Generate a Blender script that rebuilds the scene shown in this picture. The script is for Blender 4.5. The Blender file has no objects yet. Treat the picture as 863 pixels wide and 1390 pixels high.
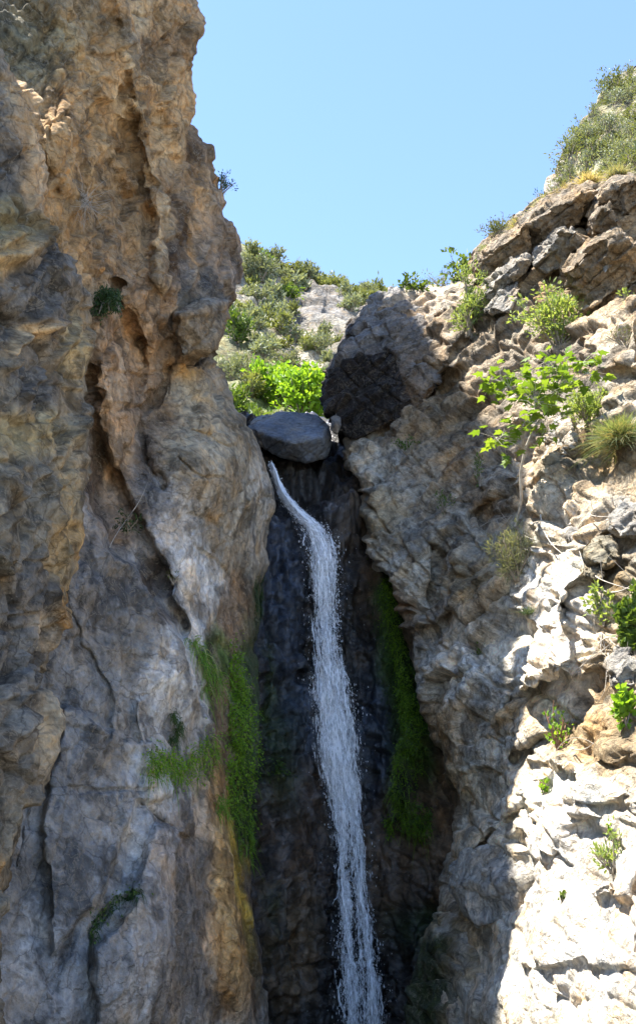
import bpy, math, random
import numpy as np
from mathutils import Vector

random.seed(7)
SC = bpy.context.scene
COL = SC.collection
R = math.radians

# ------------------------------------------------------------------ camera
CAM = np.array([0.0, 0.0, 1.7])
PITCH = R(18.4)
FPX = 1517.0                      # focal length in photo pixels (1390 high)
CP, SP = math.cos(PITCH), math.sin(PITCH)

def at(px, py, Y):
    """world point seen at photo pixel px,py whose distance along +Y is Y"""
    px = np.asarray(px, float); py = np.asarray(py, float); Y = np.asarray(Y, float)
    a = (px - 431.5) / FPX
    b = (695.0 - py) / FPX
    dx = a
    dy = CP - b * SP
    dz = SP + b * CP
    t = Y / dy
    return np.stack([CAM[0] + dx * t, CAM[1] + dy * t, CAM[2] + dz * t], -1)

def V(px, py, Y):
    return Vector(at(px, py, Y))

# ------------------------------------------------------------------ noise
def _h(ix, iy, iz, seed):
    n = (ix.astype(np.uint32) * np.uint32(374761393) + iy.astype(np.uint32) * np.uint32(668265263)
         + iz.astype(np.uint32) * np.uint32(1103515245) + np.uint32((seed * 2654435761) & 0xffffffff))
    n = (n ^ (n >> np.uint32(13))) * np.uint32(1274126177)
    n = (n ^ (n >> np.uint32(15))) * np.uint32(2246822519)
    n = n ^ (n >> np.uint32(16))
    return (n >> np.uint32(8)).astype(np.float32) * np.float32(1.0 / 16777216.0)

def vnoise(P, seed):
    I = np.floor(P).astype(np.int64)
    f = (P - I).astype(np.float32)
    f = f * f * f * (f * (f * 6 - 15) + 10)
    out = np.zeros(P.shape[0], np.float32)
    for a in (0, 1):
        wx = f[:, 0] if a else 1 - f[:, 0]
        for b in (0, 1):
            wy = wx * (f[:, 1] if b else 1 - f[:, 1])
            for c in (0, 1):
                out += wy * (f[:, 2] if c else 1 - f[:, 2]) * _h(I[:, 0] + a, I[:, 1] + b, I[:, 2] + c, seed)
    return out * 2 - 1

_RT = np.array([[0.0, 0.8, 0.6], [-0.8, 0.36, -0.48], [-0.6, -0.48, 0.64]])

def fbm(P, scale, oct=5, seed=1, gain=0.5, ridged=False):
    Q = P / scale
    out = np.zeros(P.shape[0], np.float32)
    amp, tot = 1.0, 0.0
    for i in range(oct):
        n = vnoise(Q, seed + i * 17)
        if ridged:
            n = 1 - 2 * np.abs(n)
        out += amp * n
        tot += amp
        amp *= gain
        Q = (Q @ _RT) * 2.03 + 11.7
    return out / tot

def worley(P, seed):
    """offset to nearest feature point, F1, F2, three random numbers of the cell"""
    I = np.floor(P).astype(np.int64)
    n = P.shape[0]
    f1 = np.full(n, 9.0, np.float32); f2 = np.full(n, 9.0, np.float32)
    off = np.zeros((n, 3), np.float32)
    cid = np.zeros((n, 3), np.int64)
    for a in (-1, 0, 1):
        for b in (-1, 0, 1):
            for c in (-1, 0, 1):
                J = I + np.array([a, b, c])
                fx = J[:, 0] + _h(J[:, 0], J[:, 1], J[:, 2], seed)
                fy = J[:, 1] + _h(J[:, 0], J[:, 1], J[:, 2], seed + 101)
                fz = J[:, 2] + _h(J[:, 0], J[:, 1], J[:, 2], seed + 202)
                o = np.stack([P[:, 0] - fx, P[:, 1] - fy, P[:, 2] - fz], -1).astype(np.float32)
                d = (o * o).sum(1)
                m = d < f1
                f2 = np.where(m, f1, np.minimum(f2, d))
                f1 = np.where(m, d, f1)
                off[m] = o[m]; cid[m] = J[m]
    r = [_h(cid[:, 0], cid[:, 1], cid[:, 2], seed + 300 + k * 7) for k in range(4)]
    return off, np.sqrt(f1), np.sqrt(f2), r

def basis(e1, e2):
    e1 = np.array(e1, float); e1 /= np.linalg.norm(e1)
    e2 = np.array(e2, float); e2 -= e1 * e1.dot(e2); e2 /= np.linalg.norm(e2)
    return np.stack([e1, e2, np.cross(e1, e2)], 1)

def facets(P, size, seed, B=None, step=1.0, tilt=1.0, warp=0.25, crack=0.0):
    """broken rock: every cell a tilted plane; result in units of about +-1"""
    size = np.array(size, float)
    m = size.mean()
    W = P + warp * m * np.stack([fbm(P, m * 1.3, 3, seed + 5), fbm(P, m * 1.3, 3, seed + 6), fbm(P, m * 1.3, 3, seed + 7)], -1)
    Q = (W @ B if B is not None else W) / size
    off, f1, f2, r = worley(Q, seed)
    d = step * (r[0] * 2 - 1) + tilt * ((r[1] * 2 - 1) * off[:, 0] + (r[2] * 2 - 1) * off[:, 1] + (r[3] * 2 - 1) * off[:, 2]) * 1.6
    if crack:
        e = np.clip((f2 - f1) / 0.12, 0, 1)
        d = d - crack * (1 - e) ** 2
    return d

def aretes(P, size, seed, B=None, step=0.6, tilt=0.85, bowl=0.25, warp=0.09):
    """continuous broken rock: lower envelope of tilted, slightly hollow planes, with sharp crests between them"""
    size = np.array(size, float); m = size.mean()
    W = P + warp * m * np.stack([fbm(P, m * 1.2, 3, seed + 5), fbm(P, m * 1.2, 3, seed + 6), fbm(P, m * 1.2, 3, seed + 7)], -1)
    Q = (W @ B if B is not None else W) / size
    I = np.floor(Q).astype(np.int64); best = np.full(len(P), 9.0, np.float32)
    for a in (-1, 0, 1):
        for b in (-1, 0, 1):
            for c in (-1, 0, 1):
                x, y, z = I[:, 0] + a, I[:, 1] + b, I[:, 2] + c
                ox = (Q[:, 0] - x - _h(x, y, z, seed)).astype(np.float32); oy = (Q[:, 1] - y - _h(x, y, z, seed + 101)).astype(np.float32); oz = (Q[:, 2] - z - _h(x, y, z, seed + 202)).astype(np.float32)
                r2 = ox * ox + oy * oy + oz * oz
                v = step * (_h(x, y, z, seed + 300) * 2 - 1) + bowl * r2 + 5.0 * np.maximum(np.sqrt(r2) - 0.7, 0) ** 2 + tilt * ((_h(x, y, z, seed + 307) * 2 - 1) * ox + (_h(x, y, z, seed + 314) * 2 - 1) * oy + (_h(x, y, z, seed + 321) * 2 - 1) * oz)
                best = np.minimum(best, v)
    return best + 0.15

def joints(P, n1, s1, n2, s2, n3, s3, seed, step=0.5, tilt=1.0, warp=0.3, crack=0.5, big=3.0):
    """rock cut by three sets of nearly straight joints into blocks, each block face offset and tilted"""
    ids, fr, hit = [], [], np.zeros(len(P))
    for j, (n, sp) in enumerate(((n1, s1), (n2, s2), (n3, s3))):
        a = np.array(n, float); a /= np.linalg.norm(a)
        ph = (P @ a) / sp + warp * fbm(P, big, 3, seed + 31 * j) + 0.05 * fbm(P, sp * 0.5, 3, seed + 31 * j + 7) + 40.3
        k = np.floor(ph); f = ph - k
        z = np.zeros(len(P), np.int64)
        cut = 0.22 + 0.56 * _h(k.astype(np.int64), z + j, z, seed + 5)          # uneven spacing: every cell is cut once more
        lo = f < cut
        ids.append((2 * k + np.where(lo, 0, 1)).astype(np.int64)); w = np.where(lo, cut, 1 - cut); g = np.where(lo, f / cut, (f - cut) / (1 - cut)); fr.append(g)
        if j < 2:
            open_ = _h(ids[-1], z + j, z, seed + 9) > 0.45
            hit = np.maximum(hit, np.where(open_, np.exp(-(np.minimum(g, 1 - g) * w * sp / 0.035) ** 2), 0))
    # blocks skip a joint now and then, so that they are not all one size
    m = _h(ids[0] // 2, ids[1] // 2, ids[2] // 2, seed + 2) < 0.4
    i1 = np.where(m, ids[1] // 2 + 977, ids[1])
    r = [_h(ids[0], i1, ids[2], seed + 11 * q) for q in range(4)]
    d = step * (r[0] * 2 - 1) + tilt * sum((r[q + 1] * 2 - 1) * (fr[q] - 0.5) for q in range(3))
    return d - crack * hit

def strata(P, axis, thick, seed, warp=0.5, big=1.6):
    """thin beds: a saw profile across the beds, each bed with its own thickness and overhang"""
    a = np.array(axis, float); a /= np.linalg.norm(a)
    ph = (P @ a) / thick + warp * big / thick * 0.35 * fbm(P, big, 4, seed) + 0.4 * fbm(P, thick * 2.5, 3, seed + 3)
    k = np.floor(ph); f = ph - k
    z = np.zeros_like(k)
    r = _h(k.astype(np.int64), (np.floor(0.7 * fbm(P, big, 2, seed + 9) * 6)).astype(np.int64), z.astype(np.int64), seed)
    return (r * 1.2 - 0.6) + 0.8 * (f - 0.5) - 0.9 * np.exp(-(f / 0.12) ** 2)

def sstep(x, a, b):
    t = np.clip((x - a) / (b - a), 0, 1)
    return t * t * (3 - 2 * t)

def polydist(px, py, line):
    """distance in pixels from px,py to the polyline, and the signed side"""
    best = np.full(px.shape, 1e9); par = np.zeros(px.shape); side = np.zeros(px.shape)
    L = 0.0
    segs = []
    for (x0, y0), (x1, y1) in zip(line[:-1], line[1:]):
        l = math.hypot(x1 - x0, y1 - y0); segs.append((x0, y0, x1, y1, l, L)); L += l
    for x0, y0, x1, y1, l, s0 in segs:
        dx, dy = (x1 - x0) / l, (y1 - y0) / l
        t = np.clip((px - x0) * dx + (py - y0) * dy, 0, l)
        ex, ey = px - x0 - t * dx, py - y0 - t * dy
        d = np.hypot(ex, ey)
        m = d < best
        best = np.where(m, d, best); par = np.where(m, (s0 + t) / L, par)
        side = np.where(m, np.sign((px - x0) * dy - (py - y0) * dx), side)
    return best, par, side

def polymask(px, py, poly):
    """signed distance to a closed polygon: positive inside"""
    d, _, _ = polydist(px, py, poly + [poly[0]])
    ins = np.zeros(px.shape, bool)
    n = len(poly)
    for i in range(n):
        x0, y0 = poly[i]; x1, y1 = poly[(i + 1) % n]
        if y0 == y1:
            continue
        c = ((y0 > py) != (y1 > py)) & (px < (x1 - x0) * (py - y0) / (y1 - y0) + x0)
        ins ^= c
    return np.where(ins, d, -d)

def blob(px, py, cx, cy, rx, ry=None, rot=0):
    ry = ry or rx
    c, s = math.cos(R(rot)), math.sin(R(rot))
    x, y = px - cx, py - cy
    u, v = (x * c + y * s) / rx, (-x * s + y * c) / ry
    return np.exp(-(u * u + v * v))

class TPS:
    def __init__(self, pts):
        p = np.array(pts, float); self.c = p[:, :2] / 400.0
        n = len(p)
        K = self._k(self.c, self.c) + 1e-4 * np.eye(n)
        A = np.zeros((n + 3, n + 3)); A[:n, :n] = K; A[:n, n] = 1; A[:n, n + 1:] = self.c
        A[n, :n] = 1; A[n + 1:, :n] = self.c.T
        self.w = np.linalg.solve(A, np.concatenate([p[:, 2], np.zeros(3)]))
    def _k(self, a, b):
        d2 = ((a[:, None, :] - b[None]) ** 2).sum(-1)
        return 0.5 * d2 * np.log(d2 + 1e-9)
    def __call__(self, px, py):
        q = np.stack([np.ravel(px), np.ravel(py)], -1) / 400.0
        out = np.empty(len(q))
        for i in range(0, len(q), 50000):
            s = q[i:i + 50000]
            out[i:i + 50000] = self._k(s, self.c) @ self.w[:-3] + self.w[-3] + s @ self.w[-2:]
        return out.reshape(np.shape(px))

# ------------------------------------------------------------------ object helpers
def tag(o, label=None, cat=None, group=None, kind=None):
    if label: o['label'] = label
    if cat: o['category'] = cat
    if group: o['group'] = group
    if kind: o['kind'] = kind
    return o

def empty(name, loc, label, cat, group=None):
    o = bpy.data.objects.new(name, None); COL.objects.link(o)
    o.location = loc
    return tag(o, label, cat, group)

def link(name, me, mat=None, parent=None):
    o = bpy.data.objects.new(name, me); COL.objects.link(o)
    if mat: me.materials.append(mat)
    if parent: o.parent = parent
    return o

def mesh_np(name, verts, faces, smooth=True, col=None, wet=None):
    """verts (n,3), faces list of int arrays each (m,k)"""
    me = bpy.data.meshes.new(name)
    verts = np.asarray(verts, np.float32)
    me.vertices.add(len(verts)); me.vertices.foreach_set('co', verts.ravel())
    fl = [np.asarray(f) for f in (faces if isinstance(faces, list) else [faces])]
    loops = np.concatenate([f.ravel() for f in fl]).astype(np.int32)
    tot = np.concatenate([np.full(len(f), f.shape[1]) for f in fl]).astype(np.int32)
    start = np.concatenate([[0], np.cumsum(tot)[:-1]]).astype(np.int32)
    me.loops.add(len(loops)); me.loops.foreach_set('vertex_index', loops)
    me.polygons.add(len(tot)); me.polygons.foreach_set('loop_start', start)
    me.polygons.foreach_set('loop_total', tot)
    me.polygons.foreach_set('use_smooth', np.full(len(tot), bool(smooth)))
    if col is not None:
        a = me.attributes.new('tint', 'FLOAT_COLOR', 'POINT')
        a.data.foreach_set('color', np.concatenate([col, np.ones((len(col), 1))], 1).astype(np.float32).ravel())
    if wet is not None:
        a = me.attributes.new('wet', 'FLOAT', 'POINT')
        a.data.foreach_set('value', np.asarray(wet, np.float32))
    me.update(calc_edges=True); me.validate()
    return me

# ------------------------------------------------------------------ materials
class NT:
    def __init__(self, name):
        self.m = bpy.data.materials.new(name); self.m.use_nodes = True
        self.t = self.m.node_tree; self.t.nodes.clear()
        self.out = self.t.nodes.new('ShaderNodeOutputMaterial')
    def n(self, typ, **kw):
        nd = self.t.nodes.new('ShaderNode' + typ)
        for k, v in kw.items():
            if k in nd.inputs: nd.inputs[k].default_value = v
            else: setattr(nd, k, v)
        return nd
    def l(self, a, b): self.t.links.new(a, b)
    def ramp(self, src, stops):
        r = self.n('ValToRGB'); e = r.color_ramp.elements
        while len(e) > 1: e.remove(e[-1])
        for i, (p, c) in enumerate(stops):
            q = e[0] if i == 0 else e.new(p)
            q.position = p
            q.color = (c, c, c, 1) if not isinstance(c, tuple) else (*c, 1)
        self.l(src, r.inputs[0]); return r.outputs[0]
    def mul(self, a, b, fac=1.0, mode='MULTIPLY'):
        m = self.n('MixRGB', blend_type=mode); m.inputs[0].default_value = fac
        self.l(a, m.inputs[1]); self.l(b, m.inputs[2]); return m.outputs[0]

def rock_material(name, fine=1.0, bump=1.0, streak=0.35, veins=0.3, chip=1.0):
    N = NT(name)
    tc = N.n('TexCoord').outputs['Object']
    att = N.n('Attribute', attribute_name='tint').outputs['Color']
    wet = N.n('Attribute', attribute_name='wet').outputs['Fac']
    big = N.n('TexNoise', Scale=0.9, Detail=9.0, Roughness=0.62); N.l(tc, big.inputs['Vector'])
    sm = N.n('TexNoise', Scale=7.0 * fine, Detail=8.0, Roughness=0.68); N.l(tc, sm.inputs['Vector'])
    c = N.mul(att, N.ramp(big.outputs['Fac'], [(0.28, 0.62), (0.5, 1.0), (0.72, 1.42)]))
    c = N.mul(c, N.ramp(sm.outputs['Fac'], [(0.3, 0.52), (0.5, 1.0), (0.68, 1.45)]))
    # hue patches: rust and cool grey
    hu = N.n('TexNoise', Scale=1.7, Detail=6.0, Roughness=0.6); N.l(tc, hu.inputs['Vector'])
    c = N.mul(c, N.ramp(hu.outputs['Fac'], [(0.33, (0.92, 1.0, 1.1)), (0.5, (1, 1, 1)), (0.68, (1.16, 0.98, 0.76))]))
    # vertical water streaks
    mp = N.n('Mapping'); mp.inputs['Scale'].default_value = (4.5, 4.5, 0.22); N.l(tc, mp.inputs['Vector'])
    st = N.n('TexNoise', Scale=1.0, Detail=5.0, Roughness=0.6); N.l(mp.outputs[0], st.inputs['Vector'])
    c = N.mul(c, N.ramp(st.outputs['Fac'], [(0.32, 0.5), (0.52, 1.0), (0.7, 1.25)]), streak)
    # pale veins and dark hairline joints
    wv = N.n('TexNoise', Scale=2.1, Detail=7.0, Roughness=0.62, Distortion=1.2); N.l(tc, wv.inputs['Vector'])
    vn = N.ramp(wv.outputs['Fac'], [(0.485, 0.0), (0.5, 1.0), (0.515, 0.0)])
    mixv = N.n('MixRGB', blend_type='MIX'); mixv.inputs[2].default_value = (0.42, 0.36, 0.27, 1)
    mm = N.n('Math', operation='MULTIPLY'); mm.inputs[1].default_value = veins; N.l(vn, mm.inputs[0])
    N.l(mm.outputs[0], mixv.inputs[0]); N.l(c, mixv.inputs[1]); c = mixv.outputs[0]
    vo = N.n('TexVoronoi', feature='DISTANCE_TO_EDGE', Scale=1.9)
    dv = N.n('VectorMath', operation='ADD'); sc = N.n('VectorMath', operation='SCALE'); sc.inputs['Scale'].default_value = 0.55
    N.l(hu.outputs['Color'], sc.inputs[0]); N.l(tc, dv.inputs[0]); N.l(sc.outputs[0], dv.inputs[1]); N.l(dv.outputs[0], vo.inputs['Vector'])
    jr = N.ramp(vo.outputs['Distance'], [(0.0, 0.35), (0.012, 0.75), (0.03, 1.0)])
    c = N.mul(c, jr, 0.6)
    bs = N.n('BsdfPrincipled'); N.l(c, bs.inputs['Base Color'])
    rr = N.n('MapRange'); rr.inputs['To Min'].default_value = 0.92; rr.inputs['To Max'].default_value = 0.38
    N.l(wet, rr.inputs['Value']); N.l(rr.outputs[0], bs.inputs['Roughness'])
    sp = N.n('MapRange'); sp.inputs['To Min'].default_value = 0.25; sp.inputs['To Max'].default_value = 0.22
    N.l(wet, sp.inputs['Value']); N.l(sp.outputs[0], bs.inputs['Specular IOR Level'])
    ct = N.n('Math', operation='POWER'); ct.inputs[1].default_value = 3.0; N.l(wet, ct.inputs[0]); cs = N.ramp(st.outputs['Fac'], [(0.45, 0.02), (0.62, 1.0)]); cm = N.n('Math', operation='MULTIPLY'); N.l(ct.outputs[0], cm.inputs[0]); N.l(cs, cm.inputs[1]); N.l(cm.outputs[0], bs.inputs['Coat Weight'])
    bs.inputs['Coat Roughness'].default_value = 0.09; bs.inputs['Coat IOR'].default_value = 1.9
    # bump
    f2 = N.n('TexNoise', Scale=16.0 * fine, Detail=7.0, Roughness=0.7); N.l(tc, f2.inputs['Vector'])
    ad = N.n('Math', operation='MULTIPLY_ADD'); ad.inputs[1].default_value = 0.45
    N.l(f2.outputs['Fac'], ad.inputs[0]); N.l(sm.outputs['Fac'], ad.inputs[2])
    src = ad.outputs[0]
    aj = N.n('Math', operation='MULTIPLY_ADD'); aj.inputs[1].default_value = 0.25
    N.l(jr, aj.inputs[0]); N.l(src, aj.inputs[2]); src = aj.outputs[0]
    for sc_, am_ in ((3.6, 0.8), (11.0, 0.32)):
        v2 = N.n('TexVoronoi', feature='F1', Scale=sc_); N.l(dv.outputs[0], v2.inputs['Vector'])
        a2 = N.n('Math', operation='MULTIPLY_ADD'); a2.inputs[1].default_value = am_ * chip; N.l(v2.outputs['Distance'], a2.inputs[0]); N.l(src, a2.inputs[2]); src = a2.outputs[0]
    bp = N.n('Bump', Strength=0.9); bp.inputs['Distance'].default_value = 0.17 * bump
    N.l(src, bp.inputs['Height']); N.l(bp.outputs[0], bs.inputs['Normal']); N.l(bp.outputs[0], bs.inputs['Coat Normal'])
    N.l(bs.outputs[0], N.out.inputs['Surface'])
    return N.m

def leaf_material(name, c1, c2, trans=0.45, rough=0.55):
    N = NT(name)
    oi = N.n('ObjectInfo').outputs['Random']
    geo = N.n('NewGeometry').outputs['Random Per Island']
    mx = N.n('MixRGB'); mx.inputs[1].default_value = (*c1, 1); mx.inputs[2].default_value = (*c2, 1); N.l(geo, mx.inputs[0])
    hv = N.n('HueSaturation'); N.l(mx.outputs[0], hv.inputs['Color'])
    mr = N.n('MapRange'); mr.inputs['To Min'].default_value = 0.8; mr.inputs['To Max'].default_value = 1.2
    N.l(oi, mr.inputs['Value']); N.l(mr.outputs[0], hv.inputs['Value'])
    c = hv.outputs[0]
    df = N.n('BsdfPrincipled', Roughness=rough); df.inputs['Specular IOR Level'].default_value = 0.35; N.l(c, df.inputs['Base Color'])
    tr = N.n('BsdfTranslucent')
    tcx = N.n('MixRGB', blend_type='MULTIPLY'); tcx.inputs[0].default_value = 1; tcx.inputs[2].default_value = (1.5, 1.35, 0.6, 1); N.l(c, tcx.inputs[1])
    N.l(tcx.outputs[0], tr.inputs['Color'])
    ms = N.n('MixShader'); ms.inputs[0].default_value = trans
    N.l(df.outputs[0], ms.inputs[1]); N.l(tr.outputs[0], ms.inputs[2]); N.l(ms.outputs[0], N.out.inputs['Surface'])
    return N.m

def plain(name, c, rough=0.8, var=0.35, scale=9.0):
    N = NT(name)
    tc = N.n('TexCoord').outputs['Object']
    nz = N.n('TexNoise', Scale=scale, Detail=6.0); N.l(tc, nz.inputs['Vector'])
    rgb = N.n('RGB'); rgb.outputs[0].default_value = (*c, 1)
    cc = N.mul(rgb.outputs[0], N.ramp(nz.outputs['Fac'], [(0.3, 1 - var), (0.7, 1 + var)]))
    bs = N.n('BsdfPrincipled', Roughness=rough); N.l(cc, bs.inputs['Base Color'])
    N.l(bs.outputs[0], N.out.inputs['Surface'])
    return N.m

# ------------------------------------------------------------------ rock sheets
def interp(tab, q):
    t = sorted(tab); return np.interp(q, [a for a, _ in t], [b for _, b in t])

def paint(px, py, P, base, spots, seed, warp=22.0, wscale=0.9, mottle=0.5):
    """stone colours by zone, edges broken up by noise"""
    wx = px + warp * fbm(P, wscale, 4, seed); wy = py + warp * fbm(P, wscale, 4, seed + 40)
    W = np.full(px.shape, 0.06); C = W[:, None] * np.array(base)
    for s in spots:
        cx, cy, rx, ry, col = s[:5]; wt = s[5] if len(s) > 5 else 1.0; rot = s[6] if len(s) > 6 else 0
        w = (wt * blob(wx, wy, cx, cy, rx, ry, rot)) ** 1.8
        W = W + w; C = C + w[:, None] * np.array(col)
    C = C / W[:, None]
    mot = sstep(fbm(P, wscale * 0.55, 6, seed + 80, 0.62), 0.02, 0.22)
    mo2 = sstep(fbm(P * np.array([1, 1, 0.5]), wscale * 0.4, 5, seed + 90, 0.6), 0.05, 0.25)
    C = np.minimum(C * 1.25, 0.72)
    mottle = mottle * (1 - 0.7 * sstep(C.mean(1), 0.5, 0.72))
    return C * (1 - mottle * mot)[:, None] * (1 + 0.35 * mottle * mo2)[:, None]

def sheet(name, rows, xl, xr, depth, disp, colour, mat, side, step=1.5, radius=30.0, rdepth=1.2,
          wrap=(10, 6.0, 60.0), macro=None, soft=1, ext=0):
    """grid between xl(py) and xr(py); side 'R'/'L' is the silhouette edge, which turns away and runs back.
    wrap = columns, metres back, pixels inward."""
    nr = len(rows)
    l = np.array([xl(y) for y in rows]); r = np.array([xr(y) for y in rows])
    nc = int((r - l).mean() / step)
    u = np.linspace(0, 1, nc)
    PX = l[:, None] + (r - l)[:, None] * u[None]
    PY = np.repeat(np.asarray(rows, float)[:, None], nc, 1)
    Y = depth(PX, PY)
    if macro is not None:
        q2 = np.stack([PX.ravel(), PY.ravel(), 0 * PX.ravel()], -1)
        m = macro(PX.ravel() + 9 * fbm(q2, 34, 4, 501), PY.ravel() + 9 * fbm(q2, 34, 4, 502)).reshape(PX.shape)
        m[1:-1, 1:-1] = (m[1:-1, 1:-1] * 2 + m[:-2, 1:-1] + m[2:, 1:-1] + m[1:-1, :-2] + m[1:-1, 2:]) / 6
        Y = Y - m
    e = (r[:, None] - PX) if side == 'R' else (PX - l[:, None])
    k = np.clip(1 - e / radius, 0, 1)
    Y = Y + rdepth * (1 - np.sqrt(np.clip(1 - k * k, 0, 1)))
    nw, back, inn = wrap
    if nw:
        t = (np.arange(1, nw + 1) / nw)
        sgn = -1 if side == 'R' else 1
        ex = r if side == 'R' else l
        WX = ex[:, None] + sgn * inn * t[None] ** 1.6
        WY = (Y[:, -1] if side == 'R' else Y[:, 0])[:, None] + back * t[None]
        WPY = np.repeat(np.asarray(rows, float)[:, None], nw, 1)
        if side == 'R':
            PX = np.concatenate([PX, WX], 1); Y = np.concatenate([Y, WY], 1); PY = np.concatenate([PY, WPY], 1)
        else:
            PX = np.concatenate([WX[:, ::-1], PX], 1); Y = np.concatenate([WY[:, ::-1], Y], 1); PY = np.concatenate([WPY, PY], 1)
    if ext:                                              # the wall goes on past the frame, coarser
        dx = ext * np.linspace(0, 1, 71)[1:] ** 1.4
        if side == 'R':
            PX = np.concatenate([PX[:, :1] - dx[None, ::-1], PX], 1); Y = np.concatenate([Y[:, :1] * (1 - 0.00062 * dx[None, ::-1]), Y], 1)
            PY = np.concatenate([np.repeat(PY[:, :1], 70, 1), PY], 1)
        else:
            PX = np.concatenate([PX, PX[:, -1:] + dx[None]], 1); Y = np.concatenate([Y, Y[:, -1:] * (1 - 0.00062 * dx[None])], 1)
            PY = np.concatenate([PY, np.repeat(PY[:, -1:], 70, 1)], 1)
    G = at(PX, PY, Y)
    du = np.gradient(G, axis=1); dv = np.gradient(G, axis=0)
    n = np.cross(dv, du); n /= np.linalg.norm(n, axis=-1, keepdims=True) + 1e-9
    # smooth the base normals a little so that displacement does not fold
    for _ in range(6):
        n[1:-1] = (n[:-2] + 2 * n[1:-1] + n[2:]) / 4
        n[:, 1:-1] = (n[:, :-2] + 2 * n[:, 1:-1] + n[:, 2:]) / 4
    n /= np.linalg.norm(n, axis=-1, keepdims=True) + 1e-9
    sh = PX.shape
    P = G.reshape(-1, 3); nn = n.reshape(-1, 3); fx = PX.ravel(); fy = PY.ravel()
    d = disp(fx, fy, P).reshape(sh).astype(float)
    for _ in range(soft):
        d[1:-1] = (d[:-2] + 2 * d[1:-1] + d[2:]) / 4
        d[:, 1:-1] = (d[:, :-2] + 2 * d[:, 1:-1] + d[:, 2:]) / 4
    d = d.ravel()
    P2 = P + nn * d[:, None]
    col, wet = colour(fx, fy, P2)
    idx = np.arange(sh[0] * sh[1]).reshape(sh)
    q = np.stack([idx[:-1, :-1], idx[1:, :-1], idx[1:, 1:], idx[:-1, 1:]], -1).reshape(-1, 4)
    me = mesh_np(name, P2, q, True, col, wet)
    o = link(name, me, mat)
    grid = (fx, fy, P2)
    return o, grid


# ------------------------------------------------------------------ colours of the stone (albedos, some zones with light painted in)
TAN = (0.40, 0.27, 0.145); BROWN = (0.17, 0.115, 0.07); DKBROWN = (0.075, 0.052, 0.036); GREY = (0.27, 0.255, 0.235)
DKGREY = (0.13, 0.125, 0.118); PALE = (0.50, 0.48, 0.45); WHITE = (0.62, 0.60, 0.56); BLUE = (0.2, 0.2, 0.2)
OCHRE = (0.42, 0.26, 0.10); WETB = (0.02, 0.0165, 0.0135); MOSS = (0.045, 0.085, 0.012); DKMOSS = (0.018, 0.032, 0.008)
YEL = (0.26, 0.19, 0.035); OLIVE = (0.16, 0.14, 0.08)

M_ROCK = rock_material('weathered_rock')
M_WETROCK = rock_material('wet_rock', fine=0.8, bump=0.55, streak=0.8, veins=0.05, chip=0.35)
M_LEFT = rock_material('streaked_rock', fine=0.9, bump=0.9, streak=0.55, veins=0.45)
M_BOULDER = rock_material('smooth_boulder', fine=1.2, bump=0.45, streak=0.1, veins=0.15, chip=0.25)
M_HILL = rock_material('hill_rock', fine=0.6, bump=2.0, streak=0.0, veins=0.1)

ROWS = lambda a, b, st: np.linspace(a, b, int((b - a) / st) + 1)
STEP = 1.5

# ---- left wall of the gorge
XL_B = [(-260, 296), (-80, 285), (0, 269), (20, 272), (34, 275), (48, 270), (62, 259), (90, 257), (120, 253), (140, 257),
        (160, 260), (180, 265), (200, 284), (215, 287), (240, 289), (265, 296), (290, 300), (305, 310), (320, 318), (345, 319), (375, 321),
        (400, 316), (420, 312), (445, 309), (462, 307), (476, 297), (486, 291), (497, 293), (510, 300), (540, 311), (555, 318),
        (570, 333), (585, 344), (600, 351), (620, 358), (640, 364), (660, 369), (685, 371), (700, 366), (720, 363), (745, 362),
        (765, 366), (785, 358), (800, 354), (830, 356), (860, 352), (880, 346), (900, 350), (950, 352), (1000, 352),
        (1050, 346), (1100, 340), (1150, 338), (1200, 345), (1250, 352), (1300, 358), (1430, 368)]
depB = TPS([(-100, -260, 16), (130, -260, 18), (290, -260, 21.5), (-50, 0, 15.6), (130, 0, 17.0), (270, 0, 20.6),
            (60, 200, 15.6), (130, 200, 17.0), (190, 250, 18.6), (260, 180, 20.6), (130, 400, 16.9), (220, 400, 18.9), (318, 380, 21.4),
            (150, 550, 17.6), (220, 550, 19.6), (300, 540, 21.2), (170, 650, 18.4), (270, 650, 19.4), (350, 650, 22.0),
            (60, 750, 15.6), (140, 760, 17.0), (250, 760, 19.2), (355, 780, 22.6), (60, 900, 15.2), (150, 900, 16.4), (250, 900, 18.2),
            (340, 900, 21.8), (60, 1100, 14.6), (150, 1100, 15.6), (250, 1100, 17.2), (330, 1100, 20.2), (0, 1300, 13.8),
            (150, 1300, 14.8), (250, 1300, 16.4), (350, 1300, 19.6), (0, 1450, 13.4), (350, 1450, 19.2)])
CREV = [(117, 520), (119, 600), (124, 690), (150, 740), (190, 775), (222, 815), (250, 862), (268, 900)]
LIP = [(121, 520), (130, 575), (165, 650), (200, 715), (232, 785), (258, 850), (270, 885)]
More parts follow.
